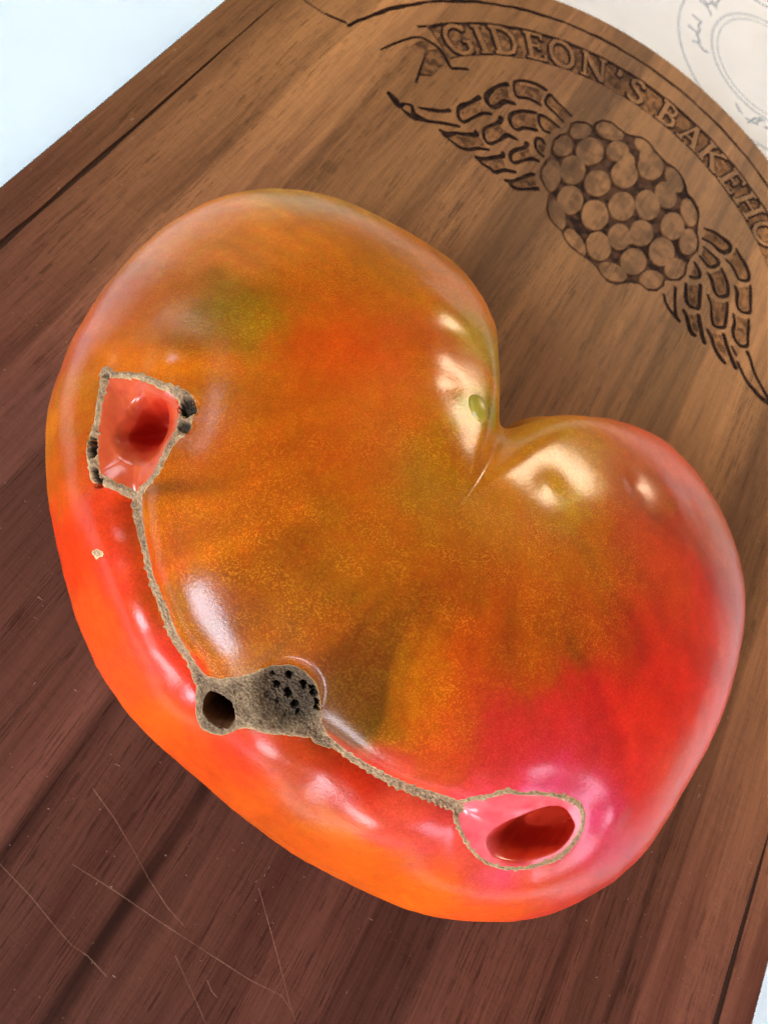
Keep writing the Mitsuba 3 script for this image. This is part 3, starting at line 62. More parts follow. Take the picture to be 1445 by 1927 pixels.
SCRATCHES = [[[2.79,-3.85],[9.06,-6.07],[16.01,-9.23],[20.56,-11.52],[26.22,-13.79],[30.48,-14.91]],[[7.48,-15.8],[16.96,-15.92],[26.35,-16.36],[38.09,-16.65],[46.4,-16.82],[53.22,-16.35],[56.44,-17.63]],[[-2.88,-21.43],[4.97,-23.23],[10.62,-24.97],[15.37,-26.23],[18.72,-26.37],[23.39,-27.51]],[[39.39,-3.29],[45.6,-8.42],[49.65,-11.82],[55.29,-16.77],[57.78,-18.59]],[[39.48,-20.32],[41.13,-21.38],[42.57,-21.79]],[[44.86,-27.26],[41.7,-25.15],[32.13,-19.64]]]
RING_O = [[13.74,349.54],[16.11,343.83],[22.24,330.37],[28.17,322.63],[34.8,318.41]]
RING_I = [[50.25,381.59],[42.24,374.58],[36.49,367.76],[32.77,361.39],[31.55,354.82],[32.96,343.94],[34.86,339.12],[40.02,333.11],[47.54,328.13],[56.65,324.78],[64.24,325.54]]
SCRIBBLES = [[[20.61,359.64],[22.77,359.36],[24.76,359.49],[27.91,356.68]],[[22.36,361.4],[24.43,360.33],[25.36,364.21],[27.44,363.13],[27.39,369.63]],[[25.03,365.06],[28.31,363.01]],[[21.76,347.76],[24.83,348.11],[25.95,348.35],[25.72,344.92],[27.37,342.79],[27.14,339.41],[29.04,337.64],[30.57,334.81],[32.83,334.12],[34.87,334.96]],[[22.35,340.45],[25.55,340.38],[27.5,340.49]],[[27.28,334.15],[29.42,335.72]],[[55.02,320.72],[56.7,319.39],[58.65,318.39]],[[61.57,317.98],[64.62,318.28],[66.57,319.46],[66.29,323.53],[68.54,323.95]],[[62.97,316.34],[64.89,321.89],[67.42,322.64]],[[39.93,386.92],[42.6,387.87],[45.74,388.77],[47.82,390.25]],[[69.94,321.18],[71.34,321.72],[72.34,323.42]]]
MM = 0.001
ZT = 18.0          # top of the board

# ================================================================ materials
P3 = lambda r, g, b: mi.Color3f(r, g, b)


def seg_dist(x, y, a, b):
    ax, ay = a
    dx, dy = b[0] - ax, b[1] - ay
    t = dr.clip(((x - ax) * dx + (y - ay) * dy) / (dx * dx + dy * dy), 0, 1)
    return dr.sqrt(dr.square(x - ax - t * dx) + dr.square(y - ay - t * dy))


def wood_base(p):
    x, y, z = p.x * 1000, p.y * 1000, p.z * 1000
    w = x + 2.6 * (fbm(x * .03, y * .011, z * .03, 3) - .5) * 2 + .9 * (noise(x * .2, y * .045, z * .1) - .5)
    broad = fbm(w * .085, y * .0045, z * .05, 3)
    mid = fbm(w * .36 + 31, y * .016, z * .2, 3)
    fine = fbm(w * 1.9 + 11, y * .075, z * .8, 3)
    hair = fbm(x * 5.2 + 3, y * .16, z * 2, 2)
    t = .46 * broad + .30 * mid + .26 * fine + .16 * hair - .09
    heart = smoothstep(30, 190, y + 22 * (noise(x * .03, y * .02) - .5) + .10 * x)      # warm window sheen painted into the colour: lighter and tan towards the arched end
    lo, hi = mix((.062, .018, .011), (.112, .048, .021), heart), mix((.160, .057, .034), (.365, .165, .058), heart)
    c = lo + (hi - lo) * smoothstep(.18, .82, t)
    u = (x + 1.2 * noise(y * .02, 3.0)) / 15.5                  # glued strips of slightly different tone
    i0 = dr.floor(u)
    e = smoothstep(.0, .10, u - i0)
    tone = .71 + .56 * (mikit.cell_rand(i0 - 1 + 300, 5) * (1 - e) + mikit.cell_rand(i0 + 300, 5) * e)
    c = c * tone
    for cx, wd, a in ((-1.9, 2.6, .75), (20.0, 2.2, .8), (-13.5, 2.6, .3), (118.0, 1.0, .45), (104.0, 1.3, .35), (26.0, 2.4, .35), (-63.0, 1.6, .2), (60.0, 2.0, .3)):
        dd = (w - cx) / wd
        c = c * (1 - a * dr.exp(-dr.square(dd)) * (.55 + .6 * noise(x * .8, y * .06)) * (1 - .8 * heart))
    pores = smoothstep(.66, .84, noise(w * 4.2, y * .22 + 3)) * smoothstep(.30, .6, noise(w * .25, y * .03 + 9))
    c = c * (1 - .34 * pores)
    cross = smoothstep(.6, .85, noise(x * .5 + y * 2.6, y * .9 - x * .2, 4.0))
    c = c * (1 - .07 * cross)
    c = c * (.93 + .14 * noise(x * 6.3, y * 2.4, 5))
    specks = smoothstep(.970, .992, noise(x * 1.15 + 40, y * 1.15, 2.0))
    c = mix(c, P3(.50, .36, .26), .38 * specks)
    return c


def wood(p, n, uv):
    x, y, z = p.x * 1000, p.y * 1000, p.z * 1000
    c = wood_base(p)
    sc = mi.Float(0)
    for line in SCRATCHES:
        for a, b in zip(line[:-1], line[1:]):
            sc = dr.maximum(sc, smoothstep(.16, .03, seg_dist(x, y, a, b)))
    sc = sc * (.25 + .75 * noise(x * .25, y * .25, 3.3)) * (.5 + .7 * noise(x * 2, y * 2, 1.0))
    c = mix(c, P3(.42, .25, .15), .40 * dr.minimum(sc, 1))
    # laser-burnt walls of the engraving (not the outer edge of the board)
    r = dr.sqrt(dr.square(x - 31.74) + dr.square(y - 177.76))
    inner = (dr.abs(x - 31.74) < 118) & ((y < 178) | (r < 103))
    char = dr.select(inner, smoothstep(ZT - .04, ZT - .22, z), 0)
    return mix(c, P3(.030, .015, .010), .9 * char)


def wood_bump(p, n, uv):
    x, y = p.x * 1000, p.y * 1000
    return .5 * fbm(x * 2.3, y * .07, 3.0, 3) + .3 * noise(x * 5, y * .5, 1.0) + .2 * noise(x * 3.5, y * 3.5, 8.0)


def char(p, n, uv):
    x, y = p.x * 1000, p.y * 1000
    t = fbm(x * .9, y * .9, 2.0, 3)
    return mix((.010, .004, .003), (.038, .016, .009), smoothstep(.3, .75, t))


def berry(p, n, uv):
    x, y = p.x * 1000, p.y * 1000
    return wood_base(p) * mix((.60, .57, .54), (.98, .97, .96), smoothstep(.32, .62, fbm(x * .30, y * .30, 6.0, 3)))


def ground(p, n, uv):
    x, y = p.x * 1000, p.y * 1000
    return mix((.018, .008, .005), (.080, .036, .019), smoothstep(.3, .7, fbm(x * .5, y * .5, 7.0, 3)))


def scorch(p, n, uv):
    x, y = p.x * 1000, p.y * 1000
    t = fbm(x * .65, y * .65, 4.0, 3)
    return wood_base(p) * mix((.32, .28, .24), (.88, .85, .80), smoothstep(.28, .66, t))


def principled(color, **k):
    return {'type': 'twosided', 'b': {'type': 'principled', 'base_color': color, **k}}


def bumped(inner, fn, scale, eps):
    return {'type': 'twosided', 'b': {'type': 'bumpmap', 'arbitrary': proc(fn, eps=eps), 'scale': scale, 'b': inner}}


rgb = lambda *v: {'type': 'rgb', 'value': list(v)}
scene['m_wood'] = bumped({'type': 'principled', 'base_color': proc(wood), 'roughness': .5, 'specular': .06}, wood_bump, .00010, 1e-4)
scene['m_char'] = principled(proc(char), roughness=.85, specular=.1)
scene['m_berry'] = principled(proc(berry), roughness=.6, specular=.12)
scene['m_ground'] = principled(proc(ground), roughness=.85, specular=.1)
scene['m_scorch'] = principled(proc(scorch), roughness=.8, specular=.15)

RIPE_AND_GLOW_P = [(q[0], q[1], q[2], 1 / (q[3] * 1.42) ** 2, q[4], q[5], q[6]) for q in RIPE_AND_GLOW]


def skin(p, n, uv):
    x, y, z = p.x * 1000, p.y * 1000, p.z * 1000
    wx = x + 5.0 * (noise(x * .19, y * .19, z * .19) - .5) + 2.4 * (noise(x * .5, y * .5, z * .5 + 9) - .5)
    wy = y + 5.0 * (noise(x * .19 + 50, y * .19, z * .19) - .5) + 2.4 * (noise(x * .5 + 50, y * .5, z * .5 + 9) - .5)
    s, r, g, b = mi.Float(1e-9), mi.Float(.55e-9), mi.Float(.10e-9), mi.Float(.03e-9)
    for cx, cy, cz, k, cr, cg, cb in RIPE_AND_GLOW_P:
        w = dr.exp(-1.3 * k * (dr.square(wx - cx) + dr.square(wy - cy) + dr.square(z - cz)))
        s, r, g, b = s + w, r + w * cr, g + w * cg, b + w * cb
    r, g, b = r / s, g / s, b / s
    unripe = smoothstep(.55, .30, r - g)                      # the olive and orange shoulder, drier and flecked
    m = .86 + .28 * fbm(x * .30, y * .30, z * .30, 3)
    grain = noise(x * 4.8, y * 4.8, z * 4.8) * .6 + .4 * noise(x * 7.0, y * 7.0, z * 7.0)
    fleck = smoothstep(.44, .78, grain) * (.40 + .60 * smoothstep(.32, .70, noise(x * .16, y * .3, z * .3 + 4)))
    f = fleck * (.12 + .88 * unripe)
    m = m * (.78 + .44 * grain)
    hue = fbm(x * .075 + 20, y * .075, z * .075, 3) - .5       # patches that ripened sooner or later
    g = g * (1 - .7 * hue * unripe)
    r = r * (1 + .2 * hue * unripe)
    r = r * m + .13 * f
    g = g * m * (1 + .30 * (noise(x * .8, y * .8, z * .8) - .5)) + .062 * f
    b = b * m + .010 * f
    ang = dr.atan2(x - NUB[0], NUB[1] - y)                    # soft streaks running out from the stem
    far = dr.sqrt(dr.square(x - NUB[0]) + dr.square(y - NUB[1]) + dr.square(z - NUB[2]))
    st = fbm(ang * 5.6 + .5 * noise(x * .12, y * .12), far * .02, 3.0, 3)
    k = (.35 + .65 * unripe) * smoothstep(20, 55, far)
    lit = smoothstep(.47, .76, st) * k
    drk = smoothstep(.53, .26, st) * k
    r = r * (1 + .50 * lit - .54 * drk)
    g = g * (1 + .40 * lit - .46 * drk)
    r, g, b = r * (.69 + .07 * unripe), g * (.70 + .06 * unripe), b * (.30 + .75 * smoothstep(.06, .20, b))
    return P3(dr.clip(r, 0, .95), dr.clip(g, 0, .9), dr.clip(b, 0, .9))


def skin_bump(p, n, uv):
    x, y, z = p.x * 1000, p.y * 1000, p.z * 1000
    return .6 * noise(x * 2.6, y * 2.6, z * 2.6) + .4 * noise(x * 5.5, y * 5.5, z * 5.5)


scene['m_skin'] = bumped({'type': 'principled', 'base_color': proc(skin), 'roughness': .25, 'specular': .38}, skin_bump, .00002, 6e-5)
scene['m_flesh'] = principled({'type': 'mesh_attribute', 'name': 'vertex_color'}, roughness=.24, specular=.45, clearcoat=.4, clearcoat_gloss=.92)
scene['m_bore'] = principled({'type': 'mesh_attribute', 'name': 'vertex_color'}, roughness=.6, specular=.2)
scene['m_cork'] = principled({'type': 'mesh_attribute', 'name': 'vertex_color'}, roughness=.75, specular=.25)


def nub_color(p, n, uv):
    x, y, z = p.x * 1000, p.y * 1000, p.z * 1000
    return mix((.19, .165, .008), (.34, .22, .03), fbm(x * .5, y * .5, z * .5, 3))


scene['m_nub'] = principled(proc(nub_color), roughness=.34, specular=.4)


def table_color(p, n, uv):
    return mix((.60, .72, .77), (.66, .77, .81), fbm(p.x * 30, p.y * 30, 1.0, 3))


def paper_color(p, n, uv):
    return mix((.62, .595, .54), (.67, .645, .59), fbm(p.x * 90, p.y * 90, 2.0, 4))


scene['m_table'] = principled(proc(table_color), roughness=.35, specular=.5)
scene['m_paper'] = principled(proc(paper_color), roughness=.8, specular=.2)
scene['m_ink'] = principled(rgb(.40, .41, .40), roughness=.8)
scene['m_ink_dark'] = principled(rgb(.25, .27, .28), roughness=.8)


def add(key, mesh, bsdf, smooth=False, color=None, label=None, cat=None, kind=None, group=None):
    k, i = key, 0
    while k in scene:
        i += 1
        k = f'{key}_{i:03d}'
    scene[k] = mikit.ply(mesh, bsdf, smooth=smooth, color=color)
    d = {n: v for n, v in (('label', label), ('category', cat), ('kind', kind), ('group', group)) if v}
    if d:
        labels[k] = d
    return k


# ================================================================ setting: the white table top
tb = trimesh.creation.box(extents=[2.4, 2.4, .03])
tb.apply_translation([.05, .1, -.015])
add('table_top', tb, 'm_table', label='smooth white table top under the wooden board', cat='table', kind='structure')


# ================================================================ cutting board
def stroke_poly(rows, grow=1.0, add_w=0.0):
    """A drawn stroke with a width at every point, as a polygon."""
    rows = np.asarray(rows, float)
    if len(rows) > 2:
        q = np.vstack([2 * rows[0] - rows[1], rows, 2 * rows[-1] - rows[-2]])
        out = []
        for i in range(1, len(q) - 2):
            t = np.linspace(0, 1, 5, endpoint=False)[:, None]
            a, b, c, d = q[i - 1:i + 3]
            out.append(b + .5 * t * (c - a + t * (2 * a - 5 * b + 4 * c - d + t * (3 * (b - c) + d - a))))
        rows = np.vstack(out + [rows[-1:]])
    disks = [Point(x, y).buffer(max(.12, w * grow / 2 + add_w), quad_segs=4) for x, y, w in rows]
    return unary_union([unary_union([a, b]).convex_hull for a, b in zip(disks[:-1], disks[1:])])


def prism(poly, z0, z1):
    polys = [g for g in getattr(poly, 'geoms', [poly]) if g.geom_type == 'Polygon' and g.area > .01]
    ms = []
    for g in polys:
        m = trimesh.creation.extrude_polygon(g, (z1 - z0) * MM, engine='earcut')
        ms.append(m)
    if not ms:
        return None
    m = trimesh.util.concatenate(ms)
    return m


def plate(poly, z0, z1):
    """poly in millimetres -> prism mesh in metres"""
    m = prism(affinity.scale(poly, MM, MM, origin=(0, 0)) if False else poly, z0 / MM * MM, z1 / MM * MM)
    if m is None:
        return None
    v = np.array(m.vertices)
    v[:, :2] *= MM
    v[:, 2] = v[:, 2] + z0 * MM
    return trimesh.Trimesh(v, m.faces, process=False)


XM, YC, R_EDGE, R_BORDER, R_TOP, R_BOT = 31.74, 177.76, 105.85, 96.3, 88.35, 75.6
HALF, SHOULDER, Y0 = 122.4, 203.0, -112.0


def arc(r, a0, a1, n=160, wob=0.0):
    t = np.linspace(np.radians(a0), np.radians(a1), n)
    rr = r + wob * np.sin(t * 37) + .6 * wob * np.sin(t * 91 + 1)
    return np.c_[XM + rr * np.cos(t), YC + rr * np.sin(t)]


a_s = math.degrees(math.asin((SHOULDER - YC) / R_EDGE))
outline = Polygon(np.vstack([[(XM - HALF, Y0), (XM + HALF, Y0), (XM + HALF, SHOULDER)], arc(R_EDGE, a_s, 180 - a_s, 220), [(XM - HALF, SHOULDER)]]))
outline = outline.buffer(-3).buffer(3, quad_segs=12)

recess = []                                                   # everything cut out of the top layer
# -- burnt border line: arch, little steps at the shoulders
rows = [(x, y, .75 + .35 * math.sin(i * 1.7)) for i, (x, y) in enumerate(BORDER[:3])]
left_step = stroke_poly([(-80.8, 193.4, 1.1)] + [(x, y, 1.1) for x, y in BORDER[:3]])
a_b = math.degrees(math.atan2(BORDER[2][1] - YC, -(BORDER[2][0] - XM)))
arch_line = stroke_poly([(x, y, 1.35 + .25 * math.sin(i * .37) + .14 * math.sin(i * 1.3)) for i, (x, y) in enumerate(arc(R_BORDER, a_b, 180 - a_b, 170, .12))])
right_step = affinity.scale(left_step, -1, 1, origin=(XM, 0))
border = unary_union([left_step, arch_line, right_step])
recess.append(border)
add('cutting_board__border_line', plate(border.buffer(.06), ZT - 1.2, ZT - .65), 'm_char')

# -- juice groove down both sides, cut by hand: width and depth wander a little
for side, xg in ((-1, -80.8), (1, 144.3)):
    ys = np.linspace(Y0 + 12, 193.0, 260)
    wl = .62 + .34 * np.sin(ys * .045 + side) * np.sin(ys * .021 + 1) + .18 * (meshkit.noise(np.c_[ys * .09, ys * 0, ys * 0 + side], 4) - .5) * 2
    wl = wl * (1 - .6 * np.clip((ys - 95) / 60, 0, 1))
    wr = wl * .9 + .25 * (meshkit.noise(np.c_[ys * .11, ys * 0 + 3, ys * 0], 8) - .5)
    cx = xg + side * .0 + .25 * (meshkit.noise(np.c_[ys * .05, ys * 0, ys * 0 + 7], 2) - .5)
    prof = [(-1, 0), (-.72, -.75), (-.2, -1.25), (.3, -1.2), (.75, -.7), (1, 0)]
    V = np.array([[[c + (l if u < 0 else r) * u, y, ZT - .02 + .7 * d * (.75 + .25 * l)] for u, d in prof] for c, l, r, y in zip(cx, wl, wr, ys)])
    n = len(prof)
    i, j = np.meshgrid(np.arange(len(ys) - 1), np.arange(n - 1), indexing='ij')
    q = (i * n + j).ravel()
    fs = np.vstack([np.c_[q, q + 1, q + n + 1], np.c_[q, q + n + 1, q + n]])
    recess.append(Polygon(np.vstack([V[:, 0, :2], V[::-1, -1, :2]])).buffer(-.02))
    add('cutting_board__juice_groove', (V.reshape(-1, 3) * MM, fs), 'm_wood', smooth=60)

# -- lettering band: carved, scorched, with raised letters
a0, a1 = 153.0, 29.0
band = Polygon(np.vstack([arc(R_TOP, a0, a1, 140, .1), arc(R_BOT, a1, a0 - .5, 130, .1)]))
band = band.buffer(0)
GLYPH = {   # strokes in a unit cell: (points, width); thin .09, thick .17
    'G': (.86, [([(.80, .80), (.66, .95), (.46, 1), (.22, .9), (.08, .68), (.07, .42), (.16, .17), (.38, .02), (.60, .02), (.78, .12)], .13), ([(.78, .12), (.78, .42)], .15), ([(.60, .42), (.92, .42)], .08), ([(.80, .80), (.80, .98)], .08)]),
    'I': (.34, [([(.17, .03), (.17, .97)], .17), ([(.0, .03), (.34, .03)], .08), ([(.0, .97), (.34, .97)], .08)]),
    'D': (.84, [([(.16, .03), (.16, .97)], .16), ([(.0, .97), (.40, .97), (.64, .88), (.78, .66), (.78, .36), (.64, .12), (.40, .03), (.0, .03)], .12)]),
    'E': (.68, [([(.16, .03), (.16, .97)], .16), ([(.0, .97), (.62, .97), (.62, .80)], .09), ([(.0, .03), (.66, .03), (.66, .22)], .09), ([(.16, .52), (.48, .52)], .09), ([(.48, .40), (.48, .64)], .08)]),
    'O': (.92, [([(.46, 1), (.24, .93), (.09, .72), (.07, .48), (.12, .24), (.28, .05), (.46, 0), (.66, .06), (.82, .25), (.86, .5), (.82, .75), (.66, .94), (.46, 1)], .13)]),
    'N': (.90, [([(.14, .03), (.14, .97)], .10), ([(.12, .97), (.76, .05)], .17), ([(.78, .03), (.78, .97)], .10), ([(.0, .03), (.28, .03)], .08), ([(.0, .97), (.16, .97)], .08), ([(.64, .97), (.92, .97)], .08)]),
    "'": (.16, [([(.08, .97), (.10, .80), (.03, .68)], .14)]),
    'S': (.60, [([(.52, .80), (.42, .96), (.24, .98), (.09, .86), (.10, .68), (.28, .55), (.46, .44), (.54, .26), (.44, .07), (.26, .01), (.08, .10), (.04, .22)], .13)]),
    'B': (.70, [([(.16, .03), (.16, .97)], .16), ([(.0, .97), (.38, .97), (.56, .86), (.54, .64), (.36, .54), (.16, .53)], .11), ([(.36, .54), (.60, .43), (.63, .20), (.46, .04), (.0, .03)], .12)]),
    'A': (.90, [([(.44, 1), (.16, .03)], .09), ([(.44, 1), (.74, .03)], .17), ([(.24, .33), (.64, .33)], .08), ([(.02, .03), (.30, .03)], .08), ([(.58, .03), (.90, .03)], .08)]),
    'K': (.84, [([(.16, .03), (.16, .97)], .16), ([(.0, .03), (.32, .03)], .08), ([(.0, .97), (.32, .97)], .08), ([(.70, .97), (.20, .46)], .09), ([(.34, .60), (.76, .03)], .16), ([(.56, .97), (.82, .97)], .08), ([(.62, .03), (.90, .03)], .08)]),
    'H': (.86, [([(.15, .03), (.15, .97)], .15), ([(.71, .03), (.71, .97)], .15), ([(.15, .51), (.71, .51)], .09), ([(.0, .03), (.30, .03)], .08), ([(.0, .97), (.30, .97)], .08), ([(.56, .03), (.86, .03)], .08), ([(.56, .97), (.86, .97)], .08)]),
    'U': (.84, [([(.15, .97), (.15, .30), (.28, .06), (.46, .02), (.62, .10), (.70, .32), (.70, .97)], .13), ([(.0, .97), (.30, .97)], .08), ([(.58, .97), (.84, .97)], .08)]),
}
HL = 10.6
shapes = []
for ch, x, y in LETTERS:
    w, strokes = GLYPH[ch]
    g = unary_union([LineString(p).buffer(wd / 2, cap_style=2, join_style=1, quad_segs=5) for p, wd in strokes])
    ang = math.degrees(math.atan2(y - YC, x - XM)) - 90
    r = (R_TOP + R_BOT) / 2
    h = math.radians(ang + 90)
    g = affinity.scale(affinity.translate(g, -w / 2, -.5), HL * .98, HL, origin=(0, 0))
    g = affinity.translate(affinity.rotate(g, ang, origin=(0, 0)), XM + r * math.cos(h), YC + r * math.sin(h))
    shapes.append((ch, g.intersection(band.buffer(-.2)).simplify(.03)))
recess.append(band)
allb = unary_union([g for _, g in shapes])
edge_lines = unary_union([band.difference(band.buffer(-.95)), allb.buffer(.75).difference(allb.buffer(.0))]).intersection(band)
add('cutting_board__lettering_band', plate(band.buffer(.05), ZT - 1.4, ZT - .55), 'm_scorch', label='scorched carved band behind the raised letters')
add('cutting_board__lettering_band__burnt_outline', plate(edge_lines.buffer(-.01), ZT - 1.3, ZT - .50), 'm_char')
for ch, g in shapes:
    add('cutting_board__lettering_band__letter', plate(g, ZT - 1.2, ZT - .03), 'm_wood')

# -- ribbon fold at the left end of the band
fold = unary_union([stroke_poly(s, 1.3) for s in RIBBON[:1] + RIBBON[3:]]).difference(band.buffer(.15))
thin = unary_union([stroke_poly(s, 1.3) for s in RIBBON[1:3]]).difference(fold.buffer(.1))
sc = unary_union([Polygon(s).buffer(.3) for s in SCORCH]).difference(unary_union([fold, thin, band]).buffer(.12))
recess += [fold, thin, sc]
add('cutting_board__ribbon_fold', plate(fold.buffer(.05), ZT - 1.2, ZT - .6), 'm_char')
add('cutting_board__ribbon_fold__leaf_line', plate(thin.buffer(.05), ZT - 1.2, ZT - .4), 'm_char')
add('cutting_board__ribbon_fold__scorch', plate(sc.buffer(.05), ZT - 1.2, ZT - .3), 'm_scorch')

# -- wings: each feather a burnt outline with a scorched vane
for wing in WINGS:
    used = Polygon()
    wk = 'cutting_board__wing' if wing is WINGS[0] else 'cutting_board__wing_001'
    outs = [unary_union([stroke_poly(s, 1.42) for s in st]) for st, _ in wing]
    allo = unary_union(outs)
    for (st, fill), o in zip(wing, outs):
        o = o.difference(used.buffer(.1))
        used = used.union(o)
        recess.append(o)
        add(wk + '__feather', plate(o.buffer(.05), ZT - 1.2, ZT - .6), 'm_char')
        if fill:
            f = Polygon(fill).buffer(0).difference(allo.buffer(.1)).buffer(-.1)
            if f.area > .3:
                recess.append(f)
                add(wk + '__feather_vane', plate(f.buffer(.05), ZT - 1.2, ZT - .16), 'm_scorch')

# -- berry cluster: carved ground with raised round berries
cl = Polygon(CLUSTER).buffer(1.6, quad_segs=6).buffer(-1.6 + .12, quad_segs=6)
q = np.vstack([CLUSTER, CLUSTER[:1]])
rim = np.asarray(LineString(q).buffer(.55).exterior.coords)
cl = unary_union([Polygon(CLUSTER).buffer(0), LineString(q).buffer(.45)])
recess.append(cl)
add('cutting_board__berry_cluster', plate(cl.buffer(.05), ZT - 1.4, ZT - .62), 'm_ground')
done = Polygon()
for d in DISCS:
    g = Polygon(d).buffer(.27).intersection(Polygon(CLUSTER).buffer(-.42)).difference(done.buffer(.015))
    done = done.union(g)
    g = max(getattr(g, 'geoms', [g]), key=lambda s: s.area)
    top, chamf = g.buffer(-.12), g
    add('cutting_board__berry_cluster__berry', plate(g.simplify(.02), ZT - 1.2, ZT - .03), 'm_berry')

# -- the board itself: a slab with a softened edge, its top layer opened for the recesses
cut = unary_union(recess)
layer = outline.buffer(-.8).difference(cut)
parts = [plate(outline, .0 + .3, ZT - 2.5), plate(layer, ZT - 2.5, ZT)]
o1, o2 = np.array(outline.exterior.coords)[:-1], np.array(outline.exterior.coords)[:-1]
ring_in = np.array([outline.exterior.parallel_offset(0).coords]) if False else None
c = np.array(outline.exterior.coords)[:-1]
nx = np.roll(c, -1, 0) - np.roll(c, 1, 0)
nn = np.c_[nx[:, 1], -nx[:, 0]] / np.linalg.norm(nx, axis=1, keepdims=True)
if not outline.exterior.is_ccw:
    nn = -nn
rings = [np.c_[c - nn * ins, np.full(len(c), zz)] for ins, zz in ((0, ZT - 2.5), (0, ZT - 1.3), (.12, ZT - .75), (.38, ZT - .3), (.8, ZT), (.95, ZT + .0))]
rings = rings[:5]
m = len(c)
vv = np.vstack(rings)
i, j = np.meshgrid(np.arange(len(rings) - 1), np.arange(m), indexing='ij')
a, b = (i * m + j).ravel(), (i * m + (j + 1) % m).ravel()
ff = np.vstack([np.c_[a, b, b + m], np.c_[a, b + m, a + m]])
if not outline.exterior.is_ccw:
    ff = ff[:, ::-1]
parts.append(trimesh.Trimesh(vv * MM, ff, process=False))
add('cutting_board__slab', trimesh.util.concatenate(parts), 'm_wood')
labels['cutting_board'] = {'label': 'engraved dark walnut serving board with arched end, under the tomato', 'category': 'cutting board'}

# ================================================================ printed paper beyond the board
pp = trimesh.creation.box(extents=[.40, .26, .0004])
pp.apply_transform(trimesh.transformations.rotation_matrix(math.radians(-4), [0, 0, 1]))
pp.apply_translation([.165, .385, .0003])
add('printed_paper__sheet', pp, 'm_paper')


def circle_fit(pts):
    p = np.asarray(pts, float)
    A = np.c_[2 * p, np.ones(len(p))]
    x = np.linalg.lstsq(A, (p ** 2).sum(1), rcond=None)[0]
    return x[0], x[1], math.sqrt(x[2] + x[0] ** 2 + x[1] ** 2)


ix, iy, ir = circle_fit(RING_I)
inks = []
for k, (r0, wd) in enumerate(((ir, 1.2), (ir - 2.8, .8))):
    inks.append(Point(ix, iy).buffer(r0 + wd / 2, quad_segs=48).difference(Point(ix, iy).buffer(r0 - wd / 2, quad_segs=48)))
ox, oy = np.asarray(RING_O).mean(0)
ro = np.linalg.norm(np.asarray(RING_O) - [ix, iy], axis=1).mean()
inks.append(Point(ix, iy).buffer(ro + .6, quad_segs=48).difference(Point(ix, iy).buffer(ro - .6, quad_segs=48)))
for g in inks:
    add('printed_paper__ring', plate(g, .45, .56), 'm_ink')
for s in SCRIBBLES:
    g = LineString(s).buffer(.5, quad_segs=4)
    add('printed_paper__handwriting', plate(g, .44, .57), 'm_ink_dark')
labels['printed_paper'] = {'label': 'off-white paper sheet with printed grey rings and handwriting, beyond the arched board end', 'category': 'paper'}

# ================================================================ the tomato
# ---------------------------------------------------------------- tomato surface (all in millimetres until the mesh is written)
def sm(a, b, x):
    t = np.clip((x - a) / (b - a), 0, 1)
    return t * t * (3 - 2 * t)


def base(TH, PH):
    """Heart-shaped body: outline radius by plan angle TH, inflated above and below its equator by latitude PH, with the stem notch at TN."""
    K = len(RT)
    f = np.fft.rfft(RT)
    k = np.arange(len(f))

    def ev(R):
        x = (TH % (2 * np.pi)) / (2 * np.pi) * K
        i = np.floor(x).astype(int)
        t = x - i
        p = [R[(i + j) % K] for j in (-1, 0, 1, 2)]
        return p[1] + .5 * t * (p[2] - p[0] + t * (2 * p[0] - 5 * p[1] + 4 * p[2] - p[3] + t * (3 * (p[1] - p[2]) + p[3] - p[0])))

    Rs = np.fft.irfft(f * np.exp(-(k / 3.5) ** 2), K)
    dn = np.abs((TH - TN + np.pi) % (2 * np.pi) - np.pi)
    nt = np.exp(-(dn / .35) ** 2)
    w = 1 - sm(8 + 28 * nt, 58 + 16 * nt, np.abs(np.degrees(PH)))
    Rm = np.fft.irfft(f * np.exp(-(k / 11.0) ** 2), K)
    m = sm(25, 60, np.abs(np.degrees(PH)))
    R = ev(Rs) * (1 - w) + (ev(RT) * (1 - m) + ev(Rm) * m) * w
    c, s = np.cos(PH), np.sin(PH)
    r = R * np.abs(c) ** .86
    ht = HT * (1 - .85 * np.exp(-(dn / .16) ** 2) * np.abs(c) ** 1.7)
    z = ZC + np.where(s > 0, ht, HB) * np.sign(s) * np.abs(s) ** .92
    return np.stack([CX + r * np.cos(TH), CY + r * np.sin(TH), z], -1)


def base_normals(TH, PH):
    e = 2e-3
    PHc = np.clip(PH, -1.56, 1.56)
    a = base(TH + e, PHc) - base(TH - e, PHc)
    b = base(TH, PHc + e) - base(TH, PHc - e)
    n = np.cross(a, b)
    return n / (np.linalg.norm(n, axis=-1, keepdims=True) + 1e-12)


def sample(stroke, step=.12):
    """A stroke of rows (x, y, z, width) resampled along a Catmull-Rom curve: points, widths, arc length, tangents."""
    q = np.asarray(stroke, float)
    q = np.vstack([2 * q[0] - q[1], q, 2 * q[-1] - q[-2]])
    out = []
    for i in range(1, len(q) - 2):
        n = max(2, int(np.linalg.norm(q[i + 1, :3] - q[i, :3]) / step))
        t = np.linspace(0, 1, n, endpoint=False)[:, None]
        a, b, c, d = q[i - 1:i + 3]
        out.append(b + .5 * t * (c - a + t * (2 * a - 5 * b + 4 * c - d + t * (3 * (b - c) + d - a))))
    p = np.vstack(out + [q[-2:-1]])
    tan = np.gradient(p[:, :3], axis=0)
    tan /= np.linalg.norm(tan, axis=1, keepdims=True) + 1e-12
    s = np.r_[0, np.cumsum(np.linalg.norm(np.diff(p[:, :3], axis=0), axis=1))]
    return p[:, :3], p[:, 3], s, tan


